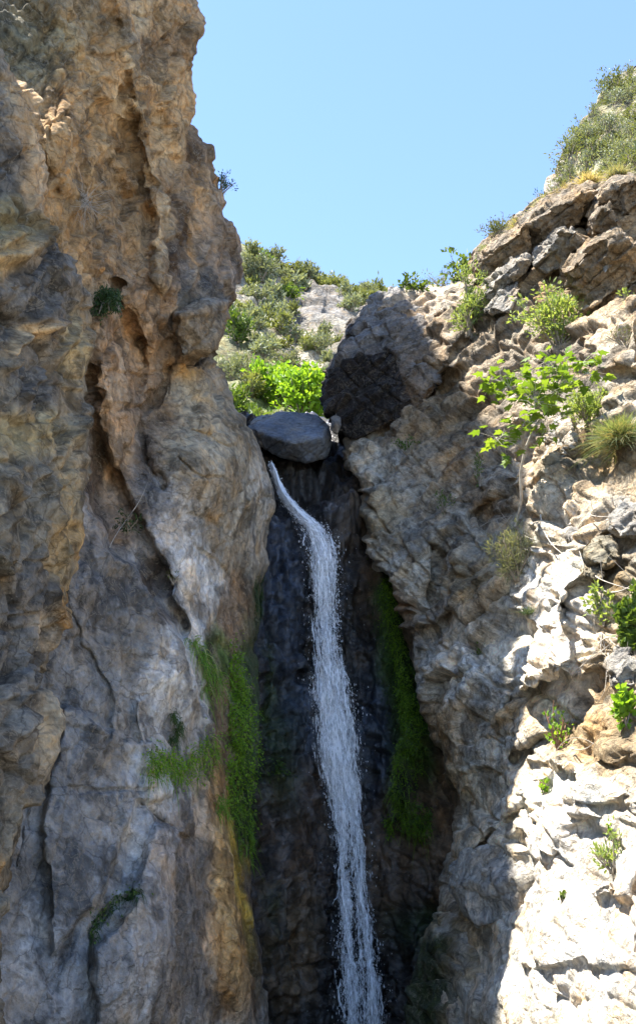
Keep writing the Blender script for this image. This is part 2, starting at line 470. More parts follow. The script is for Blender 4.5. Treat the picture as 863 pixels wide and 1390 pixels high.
def dispB(px, py, P):
    up = 1 - sstep(py, 480, 640)                         # blocky upper part, smoother lower part
    BB = basis((0.3, 0.35, 0.9), (0.6, 0.7, -0.3))
    BC = basis((-0.35, -0.45, 0.85), (0.7, 0.6, 0.4))
    d = (0.24 * joints(P, (0.78, 0.6, -0.22), 1.7, (0.3, 0.4, 0.87), 3.0, (0.5, -0.8, 0.3), 3.5, 11) + 0.12 * joints(P, (0.62, 0.6, -0.5), 0.7, (-0.3, -0.4, 0.86), 1.2, (0.5, -0.8, 0.3), 1.6, 12)) * (0.26 + 0.5 * up)
    d += 0.05 * joints(P, (0.7, 0.6, -0.38), 0.3, (0.35, 0.4, 0.85), 0.5, (0.5, -0.8, 0.3), 0.8, 15, big=1.5) * (0.4 + 0.4 * up)
    d += 0.18 * aretes(P, (2.6, 1.0, 1.2), 18, BB, 0.5) * (0.35 + 0.6 * up) + 0.045 * aretes(P, (0.5, 0.2, 0.28), 16, BC, 0.5) * (0.35 + 0.65 * up) + 0.025 * aretes(P, (0.16, 0.07, 0.1), 17, BC, 0.5)
    d += 0.08 * fbm(P, 2.4, 4, 13) + 0.02 * fbm(P, 0.3, 4, 14, 0.6)
    d += 0.25 * fbm(P, 0.45, 4, 77, ridged=True) * sstep(py, 60, 0) * sstep(px, 150, 90)
    return d
def macroB(px, py):
    """towards the viewer in metres"""
    up = 1 - sstep(py, 480, 640)
    d = np.zeros(px.shape)
    a, b, s = polydist(px, py, [(158, -20), (182, 90), (205, 200), (222, 290), (218, 385)])
    d += 0.5 * np.exp(-(a / 13) ** 2)
    d -= 0.22 * sstep(polymask(px, py, [(132, 190), (160, 160), (186, 180), (205, 260), (212, 350), (205, 375), (165, 350), (150, 310), (132, 280)]), -6, 10)
    d += 0.5 * blob(px, py, 95, 230, 26, 130)
    d += 0.35 * sstep(polymask(px, py, [(165, 372), (185, 376), (210, 392), (222, 425), (210, 460), (190, 480), (180, 430), (165, 400)]), -2, 5)
    d += 1.1 * sstep(polymask(px, py, [(238, 422), (262, 412), (318, 400), (325, 450), (306, 468), (262, 490), (240, 490)]), -2, 7)
    for ln, w, h in [([(232, 500), (262, 496), (308, 470)], 4, .8), ([(165, 556), (200, 549), (228, 522), (238, 494)], 5, .3), ([(182, 430), (190, 470), (196, 500), (180, 560), (200, 630), (222, 660)], 6, .22),
                     ([(160, 380), (163, 410), (178, 440), (192, 490)], 3, .3), ([(262, 585), (285, 590), (310, 605)], 2, .16), ([(240, 620), (270, 640), (300, 650)], 2, .12),
                     ([(218, 640), (228, 655), (222, 665)], 3, .15), ([(262, 700), (285, 705), (300, 715)], 1.8, .12), ([(265, 740), (285, 752), (305, 770)], 1.8, .14), ([(365, 675), (350, 680), (352, 760)], 3, .2),
                     ([(92, 800), (98, 850), (120, 880), (150, 930), (150, 1000)], 2, .12), ([(190, 1092), (205, 1108), (225, 1118), (255, 1140)], 3.5, .2),
                     ([(122, 1330), (126, 1262), (150, 1232), (190, 1212)], 3.5, .2), ([(60, 935), (64, 985), (45, 1080), (20, 1180)], 2, .1), ([(190, 955), (186, 985), (196, 1008), (214, 1018)], 4, -.2), ([(60, 1065), (140, 1075), (210, 1070)], 2.5, .1)]:
        a, b, s = polydist(px, py, ln); d -= h * np.exp(-(a / w) ** 2)
    d += 0.6 * blob(px, py, 150, 520, 20, 120, -4)
    d += 0.8 * blob(px, py, 290, 620, 70, 90) + 0.4 * blob(px, py, 250, 760, 50, 70)
    # lower slab stands in front of the crevice
    slab = [(40, 560), (116, 560), (119, 690), (148, 742), (188, 778), (220, 818), (247, 862), (262, 905), (300, 1000), (330, 1120), (345, 1460), (-200, 1460), (-200, 560)]
    pm = polymask(px, py, slab)
    d += 0.9 * sstep(pm, -2, 4) * np.exp(-np.maximum(pm, 0) / 150) * (1 - sstep(py, 900, 1060))
    rec = polymask(px, py, [(117, 500), (119, 600), (122, 690), (150, 742), (188, 778), (220, 818), (250, 868), (258, 850), (232, 785), (200, 715), (165, 650), (130, 575), (122, 500)])
    d -= 0.5 * sstep(rec, -3, 7)
    d += 0.25 * sstep(polymask(px, py, [(198, 1010), (240, 1070), (232, 1085), (190, 1090), (150, 1200), (70, 1300), (60, 1100), (90, 960)]), -3, 4)
    d += 0.4 * sstep(polymask(px, py, [(210, 1120), (250, 1125), (245, 1300), (230, 1400), (135, 1400), (130, 1290), (180, 1220)]), -3, 6)
    d += 0.9 * blob(px, py, 338, 960, 16, 110, -3) + 0.5 * blob(px, py, 316, 1230, 18, 150, -6)
    return d
def colB(px, py, P):
    c = paint(px, py, P, GREY, [
        (200, 150, 120, 190, (0.40, 0.255, 0.12), 1.2), (100, 250, 60, 160, (0.36, 0.225, 0.10), 1.2), (170, 270, 34, 90, (0.20, 0.125, 0.06), 1.5), (60, 60, 90, 70, OLIVE, 1.0),
        (232, 65, 30, 30, DKBROWN, 1.2), (270, 200, 22, 35, DKBROWN, 1.6), (235, 310, 20, 80, DKBROWN, 1.3), (250, 270, 12, 50, DKBROWN, .8),
        (280, 390, 34, 36, DKGREY, 1.4), (305, 340, 20, 80, (0.20, 0.14, 0.09), 1.2), (260, 350, 8, 60, TAN, 1.4), (220, 280, 8, 110, (0.48, 0.35, 0.2), 2.0, 5),
        (185, 60, 14, 90, (0.46, 0.34, 0.2), 1.6, 10), (275, 450, 45, 40, (0.22, 0.17, 0.11), 1.6), (195, 440, 30, 60, (0.40, 0.25, 0.13), 1.4), (150, 560, 24, 110, (0.40, 0.27, 0.16), 1.6),
        (215, 560, 30, 60, BROWN, 1.2), (262, 510, 28, 12, OCHRE, 1.2), (285, 580, 60, 60, (0.30, 0.25, 0.175), 1.6), (250, 620, 30, 40, (0.28, 0.22, 0.14), 1.2),
        (205, 620, 18, 50, DKBROWN, 1.0), (305, 690, 60, 60, (0.27, 0.24, 0.19), 1.4), (285, 702, 12, 8, OCHRE, 1.8), (262, 800, 26, 60, PALE, 2.2), (225, 710, 50, 45, (0.36, 0.335, 0.31), 1.6, 40),
        (350, 700, 14, 70, PALE, .8), (318, 830, 30, 50, BROWN, 1.6), (335, 760, 30, 40, (0.22, 0.18, 0.13), 1.2),
        (170, 700, 34, 26, BROWN, 2.5, 50), (215, 780, 20, 22, DKBROWN, 2.5, 50), (238, 830, 14, 30, DKBROWN, 2.4, 50), (130, 650, 12, 40, DKBROWN, 2.0),
        (150, 820, 70, 70, DKGREY, 1.5), (190, 860, 60, 50, (0.20, 0.18, 0.14), 1.4), (240, 915, 30, 50, (0.42, 0.40, 0.36), 1.8), (210, 970, 30, 30, (0.30, 0.295, 0.28), 1.6),
        (120, 1000, 70, 110, (0.165, 0.165, 0.16), 1.8), (180, 1070, 36, 60, (0.27, 0.275, 0.275), 2.0), (110, 1200, 70, 90, (0.175, 0.175, 0.17), 1.6), (165, 1170, 28, 50, (0.29, 0.285, 0.27), 1.6),
        (50, 1260, 18, 60, (0.42, 0.40, 0.37), 1.4), (190, 1240, 40, 60, (0.30, 0.28, 0.25), 1.6), (225, 1180, 26, 80, (0.27, 0.22, 0.175), 1.4), (265, 1220, 22, 90, (0.12, 0.10, 0.075), 2.0),
        (305, 1190, 20, 110, (0.42, 0.27, 0.115), 4.0, -6), (326, 1190, 10, 90, (0.40, 0.29, 0.05), 5.0, -8), (345, 1260, 16, 80, DKBROWN, 1.6), (300, 1010, 14, 90, BROWN, 1.8), (352, 960, 20, 105, (0.03, 0.055, 0.01), 4.0, -3),
        (338, 1100, 14, 60, DKMOSS, 3.5), (290, 900, 12, 50, MOSS, 2.0), (358, 810, 14, 30, MOSS, 2.0)], 31)
    c = c * np.array([1.07, 1.04, 0.99]) * np.where(py < 560, 0.95, 1.0)[:, None]
    g = (sstep(py, 640, 800) * (1 - sstep(px, 270, 300)))[:, None]; c = c * (1 - g) + g * (0.55 * c + 0.45 * c.mean(1, keepdims=True)) * 1.18
    wet = np.clip(0.75 * sstep(px, 318, 352) * sstep(py, 780, 860) + 0.35 * blob(px, py, 150, 1100, 120, 220) + 0.3 * blob(px, py, 265, 1230, 30, 100), 0, 0.85)
    return c, wet
cliff_left, gridB = sheet('cliff', ROWS(-60, 1480, STEP), lambda y: -110.0, lambda y: interp(XL_B, y) + 5.0 * sstep(-y, -480, -420), depB, dispB, colB, M_LEFT, 'R', STEP, 26, 1.0, (14, 5.0, 90.0), macroB)
tag(cliff_left, 'tall brown and grey cliff on the shaded side of the gorge, overhanging at the top', None, None, 'structure')

# ---- nearer buttress at the left edge
XR_A = [(-260, -60), (0, -20), (40, -4), (80, 14), (100, 30), (115, 42), (130, 50), (155, 57), (175, 58), (200, 60), (222, 63), (245, 67), (270, 66),
        (290, 62), (310, 74), (330, 90), (350, 102), (372, 112), (400, 122), (430, 126), (460, 128), (490, 122), (530, 117), (580, 119), (620, 120), (655, 124),
        (680, 120), (720, 118), (760, 112), (800, 103), (840, 96), (880, 78), (920, 63), (960, 61), (1000, 64), (1040, 56), (1080, 46), (1130, 34), (1180, 24), (1230, 14), (1280, 6), (1430, -10)]
depA = TPS([(-120, -260, 10.6), (-40, -100, 11.6), (20, 80, 12.2), (60, 220, 12.8), (-100, 300, 10.8), (60, 350, 12.6), (120, 420, 14.2), (0, 500, 11.8), (115, 560, 14.2), (-100, 700, 10.6),
            (20, 700, 12.0), (118, 700, 14.0), (60, 900, 13.2), (-20, 1000, 11.6), (20, 1100, 12.4), (0, 1300, 11.6), (-100, 1300, 10.4), (-100, 1430, 10.2), (10, 1430, 11.6)])
def dispA(px, py, P):
    B = basis((0.5, 0.3, 0.8), (0.5, 0.6, -0.6)); BC = basis((-0.3, -0.3, 0.9), (0.7, 0.6, 0.3))
    d = 0.14 * joints(P, (0.5, 0.5, -0.65), 0.9, (0.6, 0.2, 0.75), 1.6, (0.5, -0.8, 0.2), 2.0, 21) + 0.08 * joints(P, (0.7, 0.6, -0.3), 0.4, (-0.2, -0.3, 0.9), 0.6, (0.5, -0.8, 0.2), 0.9, 22, big=1.6)
    d += 0.15 * aretes(P, (1.6, 0.7, 1.0), 25, B, 0.5) + 0.035 * aretes(P, (0.32, 0.14, 0.2), 26, BC, 0.5) + 0.02 * aretes(P, (0.13, 0.06, 0.09), 27, BC, 0.5)
    d += 0.06 * fbm(P, 1.7, 4, 23) + 0.02 * fbm(P, 0.25, 4, 24, 0.6)
    for ln, w, h in [([(0, 502), (22, 470), (45, 452), (70, 440)], 6, .22), ([(0, 350), (30, 350), (60, 320)], 8, .2), ([(55, 640), (70, 690), (95, 760)], 8, .15),
                     ([(60, 940), (64, 990), (40, 1090)], 6, .2), ([(70, 800), (90, 850)], 5, .1)]:
        a, b, s = polydist(px, py, ln); d += h * np.exp(-(a / w) ** 2)
    a, b, s = polydist(px, py, [(0, 415), (40, 440), (70, 500), (60, 560)]); d -= 0.2 * np.exp(-(a / 6) ** 2)
    return d
def colA(px, py, P):
    c = paint(px, py, P, (0.19, 0.165, 0.125), [
        (40, 150, 30, 60, (0.36, 0.26, 0.15), 1.2), (52, 230, 14, 60, (0.48, 0.34, 0.2), 1.4), (10, 190, 30, 60, DKGREY, 1.2), (20, 310, 30, 40, OLIVE, 1.0), (15, 350, 34, 22, (0.36, 0.25, 0.12), 1.4, -35),
        (60, 390, 34, 50, DKGREY, 1.6), (30, 410, 40, 40, DKGREY, 1.2), (100, 470, 20, 40, (0.34, 0.26, 0.14), 1.4), (40, 455, 30, 8, (0.45, 0.33, 0.19), 2.0, -35), (50, 520, 34, 30, DKGREY, 1.4),
        (40, 590, 40, 26, (0.30, 0.24, 0.13), 1.4, -30), (30, 680, 50, 60, (0.17, 0.155, 0.125), 1.4), (90, 720, 18, 70, (0.36, 0.28, 0.16), 1.5), (108, 730, 8, 20, OCHRE, 2.0), (92, 810, 7, 12, OCHRE, 2.2), (95, 850, 5, 22, OCHRE, 2.0),
        (55, 800, 25, 40, DKGREY, 1.6), (62, 850, 12, 22, (0.38, 0.33, 0.26), 1.5), (20, 880, 30, 60, DKGREY, 1.6), (20, 1000, 30, 70, (0.19, 0.18, 0.16), 1.4), (58, 985, 5, 50, (0.45, 0.38, 0.27), 2.0, 6), (5, 1180, 12, 16, OCHRE, 1.8),
        (20, 1150, 24, 60, (0.20, 0.18, 0.14), 1.2)], 33, 14, 0.6)
    return c * np.array([1.02, 0.97, 0.89]), 0.12 * np.ones_like(px)
buttress, gridA = sheet('cliff_buttress', ROWS(-60, 1480, STEP), lambda y: -150.0, lambda y: interp(XR_A, y), depA, dispA, colA, M_LEFT, 'R', STEP, 14, 0.5, (10, 5.0, 60.0), ext=560)
tag(buttress, 'dark brown rock buttress running up the left edge, nearest the viewer', None, None, 'structure')

# ---- wet wall behind the fall
depC = TPS([(320, 560, 29), (320, 650, 27), (320, 900, 25.0), (320, 1300, 23.4), (400, 560, 33), (400, 610, 30.4), (395, 650, 28.2), (400, 690, 27.2), (440, 720, 26.9), (440, 900, 26.4), (450, 1100, 26.0),
            (460, 1300, 25.4), (470, 1430, 25.0), (370, 760, 26.2), (370, 1000, 25.6), (370, 1300, 24.0), (480, 600, 31), (480, 660, 28.6), (520, 700, 27.6), (520, 800, 26.9), (560, 900, 26.2), (590, 1050, 25.3),
            (600, 1200, 24.5), (600, 1430, 23.6), (660, 900, 26), (660, 1300, 23.4), (560, 560, 32)])
def dispC(px, py, P):
    B = basis((0.25, -0.2, 1.0), (1, 0.3, 0))
    d = 0.30 * aretes(P, (1.5, 0.6, 0.8), 41, B, 0.6) + 0.14 * aretes(P, (0.6, 0.28, 0.35), 47, B, 0.6) + 0.05 * facets(P, (0.6, 0.25, 0.4), 42, B, 0.6, 0.9, 0.4, 0.1)
    d += 0.12 * fbm(P, 1.6, 6, 43) + 0.035 * fbm(P * np.array([1, 1, 0.35]), 0.22, 4, 44, 0.6)
    d += 0.16 * joints(P, (0.9, 0.1, 0.3), 0.8, (0.2, -0.35, 0.9), 0.9, (0.3, 0.9, 0.2), 1.5, 45) + 0.06 * joints(P, (0.9, 0.1, -0.3), 0.3, (-0.2, -0.35, 0.9), 0.35, (0.3, 0.9, 0.2), 0.7, 46, big=1.2) + 0.06 * aretes(P, (0.38, 0.15, 0.2), 48, B, 0.5) + 0.03 * aretes(P, (0.17, 0.07, 0.09), 49, B, 0.5)
    # gully that carries the water
    a, b, s = polydist(px, py, [(366, 628), (382, 672), (412, 705), (436, 745), (442, 850)])
    d -= 0.4 * np.exp(-(a / 20) ** 2) * sstep(py, 900, 760)
    a, b, s = polydist(px, py, [(508, 770), (530, 840), (546, 900), (558, 960), (572, 1040), (566, 1120)])
    d += 0.65 * np.exp(-(a / 16) ** 2)
    d += 0.25 * blob(px, py, 380, 735, 14, 60, 25) + 0.5 * blob(px, py, 400, 1130, 30, 120) + 0.55 * blob(px, py, 545, 1060, 30, 90) + 0.5 * blob(px, py, 470, 690, 26, 26)
    d -= 0.8 * blob(px, py, 420, 655, 26, 18) + 0.5 * blob(px, py, 585, 1240, 40, 14)
    return d
def colC(px, py, P):
    c = paint(px, py, P, WETB, [(384, 820, 22, 80, (0.03, 0.04, 0.06), 1.6), (400, 985, 26, 50, (0.03, 0.04, 0.058), 1.5), (512, 1010, 22, 80, (0.028, 0.036, 0.05), 1.4), (400, 1140, 34, 90, (0.07, 0.05, 0.036), 2),  # bluish spots paint the sky's sheen on the wet rock
        (545, 900, 22, 90, DKMOSS, 2.4), (545, 820, 10, 40, MOSS, 2.5, -12), (548, 930, 14, 90, (0.06, 0.12, 0.014), 3.5, -12), (570, 1020, 12, 40, MOSS, 2.5), (560, 1080, 26, 50, DKMOSS, 2.0), (385, 1040, 20, 80, DKMOSS, 1.5), (370, 960, 8, 80, DKMOSS, 2.0),
        (600, 1140, 26, 80, (0.13, 0.085, 0.05), 2.2), (535, 1160, 34, 70, (0.10, 0.068, 0.044), 2.2), (392, 1260, 24, 70, (0.15, 0.105, 0.06), 2.2), (372, 1250, 10, 50, DKMOSS, 1.5), (480, 700, 24, 50, (0.06, 0.045, 0.032), 1.5),
        (505, 740, 14, 70, (0.075, 0.055, 0.038), 1.5), (560, 1250, 30, 30, DKMOSS, 1.2)], 45, 14, 0.7)
    wet = np.clip(0.95 - 0.5 * blob(px, py, 605, 1130, 30, 90) - 0.45 * blob(px, py, 505, 740, 20, 80) - 0.7 * blob(px, py, 560, 900, 14, 160, -10), 0.2, 1)
    return c, wet
fallwall, gridC = sheet('wet_rock_wall', ROWS(560, 1480, STEP), lambda y: 280.0, lambda y: 668.0, depC, dispC, colC, M_WETROCK, 'R', STEP, 1, 0.0, (0, 0, 0))
tag(fallwall, 'black wet rock wall behind the waterfall', None, None, 'structure')

# ---- right side of the gorge
XL_D = [(150, 1100), (180, 1020), (212, 930), (236, 872), (245, 834), (262, 792), (275, 770), (285, 755), (300, 742), (312, 722), (330, 700), (345, 682), (358, 664), (372, 640), (382, 610),
        (393, 566), (400, 530), (408, 516), (425, 508), (470, 496), (520, 486), (560, 476), (600, 466), (625, 462), (640, 474), (655, 486), (690, 491), (740, 494), (760, 496), (775, 503), (800, 519),
        (830, 532), (860, 545), (890, 555), (930, 566), (965, 575), (1000, 584), (1040, 598), (1080, 610), (1110, 618), (1140, 620), (1170, 608), (1200, 604), (1240, 600), (1300, 592), (1430, 580)]
depD = TPS([(1050, 180, 21.5), (872, 236, 23.6), (790, 262, 25.2), (720, 312, 26.8), (640, 372, 28.3), (560, 396, 29.9), (1050, 420, 19.6), (860, 400, 22.3), (760, 400, 24.7), (680, 430, 26.4), (600, 450, 27.9), (520, 420, 30.0),
            (860, 560, 19.8), (780, 560, 22.0), (700, 560, 24.2), (620, 560, 26.2), (540, 560, 27.6), (480, 600, 28.2), (860, 700, 17.8), (760, 700, 20.2), (690, 690, 22.6), (600, 690, 24.6), (495, 700, 26.0),
            (1050, 700, 14.5), (860, 850, 16.2), (760, 850, 18.6), (690, 850, 21.2), (600, 850, 23.0), (530, 860, 24.6), (860, 1000, 14.8), (760, 1000, 17.0), (680, 1000, 19.6), (575, 1000, 23.2), (860, 1150, 13.6), (760, 1150, 15.8),
            (690, 1150, 18.6), (620, 1130, 21.4), (860, 1300, 12.4), (760, 1300, 14.4), (700, 1290, 16.4), (600, 1250, 20.6), (600, 1430, 19.6), (860, 1430, 11.6), (720, 1430, 14.6), (1050, 1000, 11.8), (1050, 1430, 9.2)])
Q2 = lambda L: [(600 + x / 3.281, 240 + y / 3.281) for x, y in L]
SLABS = [(Q2([(590, 700), (640, 640), (760, 570), (870, 535), (870, 860), (720, 860), (640, 760)]), 0.45), (Q2([(0, 790), (60, 690), (110, 660), (130, 700), (60, 860), (0, 870)]), 0.4)]
Q4 = lambda L: [(640 + x / 3.87, 470 + y / 3.87) for x, y in L]
SLABS += [(Q4([(430, 440), (470, 340), (520, 350), (545, 470), (540, 560), (430, 650), (410, 580)]), 0.5), (Q4([(330, 900), (340, 720), (400, 640), (510, 620), (560, 670), (740, 780), (800, 870), (760, 960), (600, 1060), (380, 1060)]), 0.45),
          (Q4([(165, 590), (200, 545), (300, 610), (360, 650), (330, 720), (270, 740), (180, 690)]), 0.35)]
Q5 = lambda L: [(480 + x / 3.319, 620 + y / 3.319) for x, y in L]
SLABS += [(Q5([(430, 420), (500, 300), (600, 310), (700, 370), (720, 520), (700, 600), (590, 690), (540, 730), (430, 670), (480, 560)]), 0.45)]
Q6 = lambda L: [(660 + x / 4.251, 720 + y / 4.251) for x, y in L]
SLABS += [(Q6([(190, 470), (250, 340), (340, 180), (430, 110), (560, 90), (600, 200), (470, 330), (440, 450), (470, 560), (450, 700), (420, 840), (250, 900), (180, 920), (200, 720), (240, 560)]), 0.3),
          (Q6([(600, 130), (680, 60), (760, 110), (770, 180), (690, 220), (620, 190)]), 0.3), (Q6([(540, 250), (600, 205), (670, 215), (690, 260), (600, 280)]), 0.25), (Q6([(720, 760), (800, 700), (850, 740), (840, 920), (760, 930), (710, 830)]), 0.35)]
Q7 = lambda L: [(560 + x / 2.848, 960 + y / 2.848) for x, y in L]
KNOBS = [Q7([(430, 520), (410, 470), (480, 400), (560, 390), (660, 370), (700, 420), (640, 460), (560, 520), (540, 590), (480, 570)]), Q7([(420, 390), (480, 320), (600, 310), (720, 300), (800, 340), (780, 370), (640, 360), (500, 380)]),
         Q7([(450, 210), (520, 150), (600, 180), (590, 230), (510, 235)]), Q7([(150, 560), (200, 460), (300, 350), (480, 230), (520, 250), (420, 360), (300, 470), (210, 565)]), Q7([(260, 540), (420, 400), (420, 480), (330, 540)]),
         Q7([(500, 860), (560, 780), (680, 660), (760, 620), (870, 620), (870, 1000), (440, 1000)]), Q7([(640, 680), (740, 650), (760, 700), (680, 740)]), Q7([(790, 290), (870, 240), (870, 400), (810, 390)]), Q7([(740, 190), (820, 150), (870, 170), (800, 210)])]
def dispD(px, py, P):
    topm = 1 - sstep(py, 480, 640)
    mid = sstep(py, 470, 620) * (1 - sstep(py, 900, 1000)) * (1 - sstep(px, 640, 740))
    low = sstep(py, 900, 1020)
    rgt = sstep(px, 650, 740)
    B1 = basis((0.74, 0.15, 0.66), (0.66, 0.2, -0.74))          # beds rising to the right
    B2 = basis((-0.42, 0.25, 0.87), (0.9, -0.2, 0.4))           # folds running down to the right
    B3 = basis((0.3, -0.4, 0.85), (0.8, 0.5, 0.1))
    m3 = np.clip(1 - topm - mid, 0, 1)
    bed, cross, deep = (-0.62, -0.25, 0.74), (0.78, -0.2, 0.58), (0.4, 0.85, 0.2)
    J1 = joints(P, bed, 1.3, cross, 2.6, deep, 3.2, 51); J2 = joints(P, bed, 0.5, cross, 1.1, deep, 1.5, 52); J3 = joints(P, bed, 0.2, (0.8, 0.3, 0.5), 0.45, deep, 0.7, 53, big=1.5)
    d = topm * (0.27 * J1 + 0.15 * J2 + 0.05 * J3) + mid * (0.25 * J1 + 0.10 * J2 + 0.028 * J3) + m3 * (0.2 * J1 * (1 - 0.35 * low) + 0.11 * J2 * (1 - 0.65 * low) + 0.045 * J3 * (1 - 0.6 * low))
    d += 0.2 * aretes(P, (2.4, 0.9, 1.2), 54, B1, 0.5) + (1 - 0.6 * low) * (0.4 + 0.6 * topm) * 0.06 * aretes(P, (0.5, 0.18, 0.26), 64, B3, 0.5)
    d += mid * (0.035 * strata(P, (0.9, -0.2, 0.42), 0.26, 611, 0.9, 2.4) + 0.02 * strata(P, (0.9, -0.2, 0.42), 0.08, 612, 0.6, 0.8))
    d += topm * 0.06 * strata(P, (-0.62, -0.25, 0.74), 0.34, 613, 0.5)
    d += 0.022 * aretes(P, (0.16, 0.08, 0.11), 68, B3, 0.5)
    off, f1, f2, r = worley(P / 0.6 + 0.5 * np.stack([fbm(P, .5, 3, 57), fbm(P, .5, 3, 157), fbm(P, .5, 3, 257)], -1), 58)
    d += low * rgt * 0.10 * (np.sqrt(np.clip(1 - f1 * f1, 0, 1)) - 0.6)
    d += 0.10 * fbm(P, 2.2, 5, 59) + 0.02 * fbm(P, 0.3, 4, 60, 0.6)
    return d
def macroD(px, py):
    d = np.zeros(px.shape)
    for poly, h in SLABS:
        pm = polymask(px, py, poly)
        d = d + h * sstep(pm, -3.5, 4.5) + 0.01 * np.clip(pm, 0, 14) * h
    for poly in KNOBS:
        pm = polymask(px, py, poly)
        d += 0.42 * np.sqrt(np.clip(1 - (1 - np.clip((pm + 4) / 30, 0, 1)) ** 2, 0, 1))
    for ln, w, h in [(Q2([(722, 50), (650, 160), (645, 260), (550, 400), (470, 450)]), 4, 1.1), (Q2([(400, 390), (480, 300), (600, 255)]), 9, .9), (Q2([(180, 470), (300, 400), (400, 375)]), 9, .8), (Q2([(620, 620), (700, 570), (860, 460)]), 3.5, .7),
                     (Q5([(340, 610), (380, 540), (370, 440), (330, 380)]), 5, .5), (Q5([(540, 730), (620, 680), (700, 600)]), 5, .8), (Q5([(300, 800), (380, 770), (430, 700)]), 4, .4), (Q7([(390, 215), (440, 190), (500, 140)]), 7, .8),
                     (Q7([(200, 570), (300, 500), (430, 390)]), 4, .5), (Q7([(150, 560), (200, 430), (190, 340)]), 6, .5), (Q6([(90, 990), (180, 950), (260, 920), (300, 880)]), 5, .5), ([(640, 430), (620, 480), (600, 520)], 4, .4),
                     ([(560, 490), (590, 500), (605, 530)], 3, .3), ([(520, 560), (560, 540), (600, 520)], 4, .5)]:
        a, b, s = polydist(px, py, ln); d -= h * np.exp(-(a / w) ** 2)
    pm = polymask(px, py, SLABS[-4][0]); d += sstep(pm, -2, 4) * 1.3 * np.clip((py - 730) / 190, 0, 1.1)
    d -= 0.9 * blob(px, py, 715, 640, 16, 40) + 0.9 * blob(px, py, 800, 620, 36, 26) + 0.7 * blob(px, py, 800, 930, 30, 34) + 0.5 * blob(px, py, 800, 1010, 40, 24)
    d -= 0.6 * blob(px, py, 660, 700, 26, 18) + 0.75 * blob(px, py, 680, 1205, 64, 44) + 0.8 * blob(px, py, 640, 1300, 60, 50)
    return d
def colD(px, py, P):
    c = paint(px, py, P, (0.34, 0.315, 0.28), [
        (740, 330, 110, 60, (0.30, 0.245, 0.175), 1.6), (790, 370, 60, 50, (0.31, 0.235, 0.15), 1.4), (820, 440, 50, 30, (0.48, 0.42, 0.34), 1.6), (650, 390, 70, 26, (0.40, 0.36, 0.31), 1.2), (580, 400, 50, 16, (0.5, 0.46, 0.42), 1.4),
        (660, 470, 60, 40, (0.27, 0.24, 0.20), 1.2), (760, 480, 60, 30, (0.24, 0.22, 0.20), 1.2), (560, 470, 50, 40, (0.22, 0.18, 0.14), 1.5), (600, 560, 60, 50, (0.23, 0.19, 0.14), 1.5), (560, 620, 40, 30, (0.25, 0.22, 0.18), 1.0), (610, 620, 20, 20, (0.34, 0.22, 0.11), 1.4),
        (520, 620, 30, 26, (0.34, 0.34, 0.33), 1.2), (520, 700, 22, 40, (0.30, 0.26, 0.19), 1.4), (530, 760, 22, 24, (0.46, 0.45, 0.43), 1.6), (560, 760, 40, 80, (0.29, 0.28, 0.26), 1.4), (535, 815, 14, 34, (0.20, 0.14, 0.09), 1.8, -15), (640, 730, 50, 40, (0.25, 0.24, 0.22), 1.6),
        (640, 790, 40, 30, (0.23, 0.19, 0.13), 1.6), (655, 690, 30, 18, (0.12, 0.09, 0.06), 1.4), (600, 830, 30, 16, (0.3, 0.28, 0.26), 1), (690, 850, 26, 34, (0.26, 0.25, 0.235), 1.6), (600, 900, 40, 40, (0.40, 0.40, 0.40), 1.6), (545, 880, 10, 40, (0.17, 0.12, 0.08), 1.4),
        (650, 920, 40, 26, (0.40, 0.42, 0.44), 1.4), (735, 830, 50, 90, (0.72, 0.69, 0.63), 3.5), (700, 720, 40, 30, (0.36, 0.33, 0.29), 1), (770, 690, 60, 50, (0.50, 0.46, 0.40), 1.6), (800, 620, 50, 30, (0.24, 0.19, 0.12), 1.6), (840, 700, 30, 40, (0.36, 0.33, 0.28), 1.2),  # white slab spot raised to look overexposed in the sun
        (810, 770, 30, 20, (0.22, 0.185, 0.12), 1.8), (830, 790, 20, 20, (0.22, 0.185, 0.12), 1.4), (800, 900, 40, 40, (0.24, 0.2, 0.14), 1.6), (800, 1000, 60, 30, (0.28, 0.22, 0.14), 1.8), (690, 960, 40, 14, (0.30, 0.23, 0.14), 1.2, -20), (590, 1000, 20, 50, (0.26, 0.21, 0.15), 1.4),
        (620, 1060, 30, 40, (0.30, 0.25, 0.17), 1.4), (606, 1100, 20, 70, (0.16, 0.115, 0.07), 1.8), (680, 1050, 60, 50, (0.38, 0.37, 0.345), 1.6), (750, 1090, 70, 60, (0.62, 0.61, 0.58), 2.0), (800, 1250, 110, 90, (0.70, 0.68, 0.64), 3.0), (650, 1150, 50, 40, (0.38, 0.36, 0.32), 1.4), (690, 1290, 30, 20, (0.34, 0.31, 0.27), 1.0), (620, 1260, 40, 30, (0.22, 0.18, 0.12), 1.4)], 61, 16, 0.8)
    c = c * (1 + 0.6 * blob(px, py, 650, 1040, 80, 200))[:, None]  # bounce light on the shaded lower wall, put into the albedo
    c = c * np.array([1.05, 0.95, 0.80]) * (0.88 + 0.12 * sstep(py, 480, 680) + 0.12 * blob(px, py, 570, 720, 80, 180))[:, None]  # blob lightens the shaded middle of the wall in its colour
    wet = np.clip(0.5 * blob(px, py, 540, 860, 14, 120, -12) + 0.12 + 0.3 * blob(px, py, 620, 900, 50, 50), 0, .6)
    return c, wet
rowsD = [150.0]
while rowsD[-1] < 1480:
    y = rowsD[-1]
    sl = abs(interp(XL_D, y + 0.5) - interp(XL_D, y - 0.5))
    rowsD.append(y + max(0.35, STEP / math.hypot(1, 0.45 * sl)))
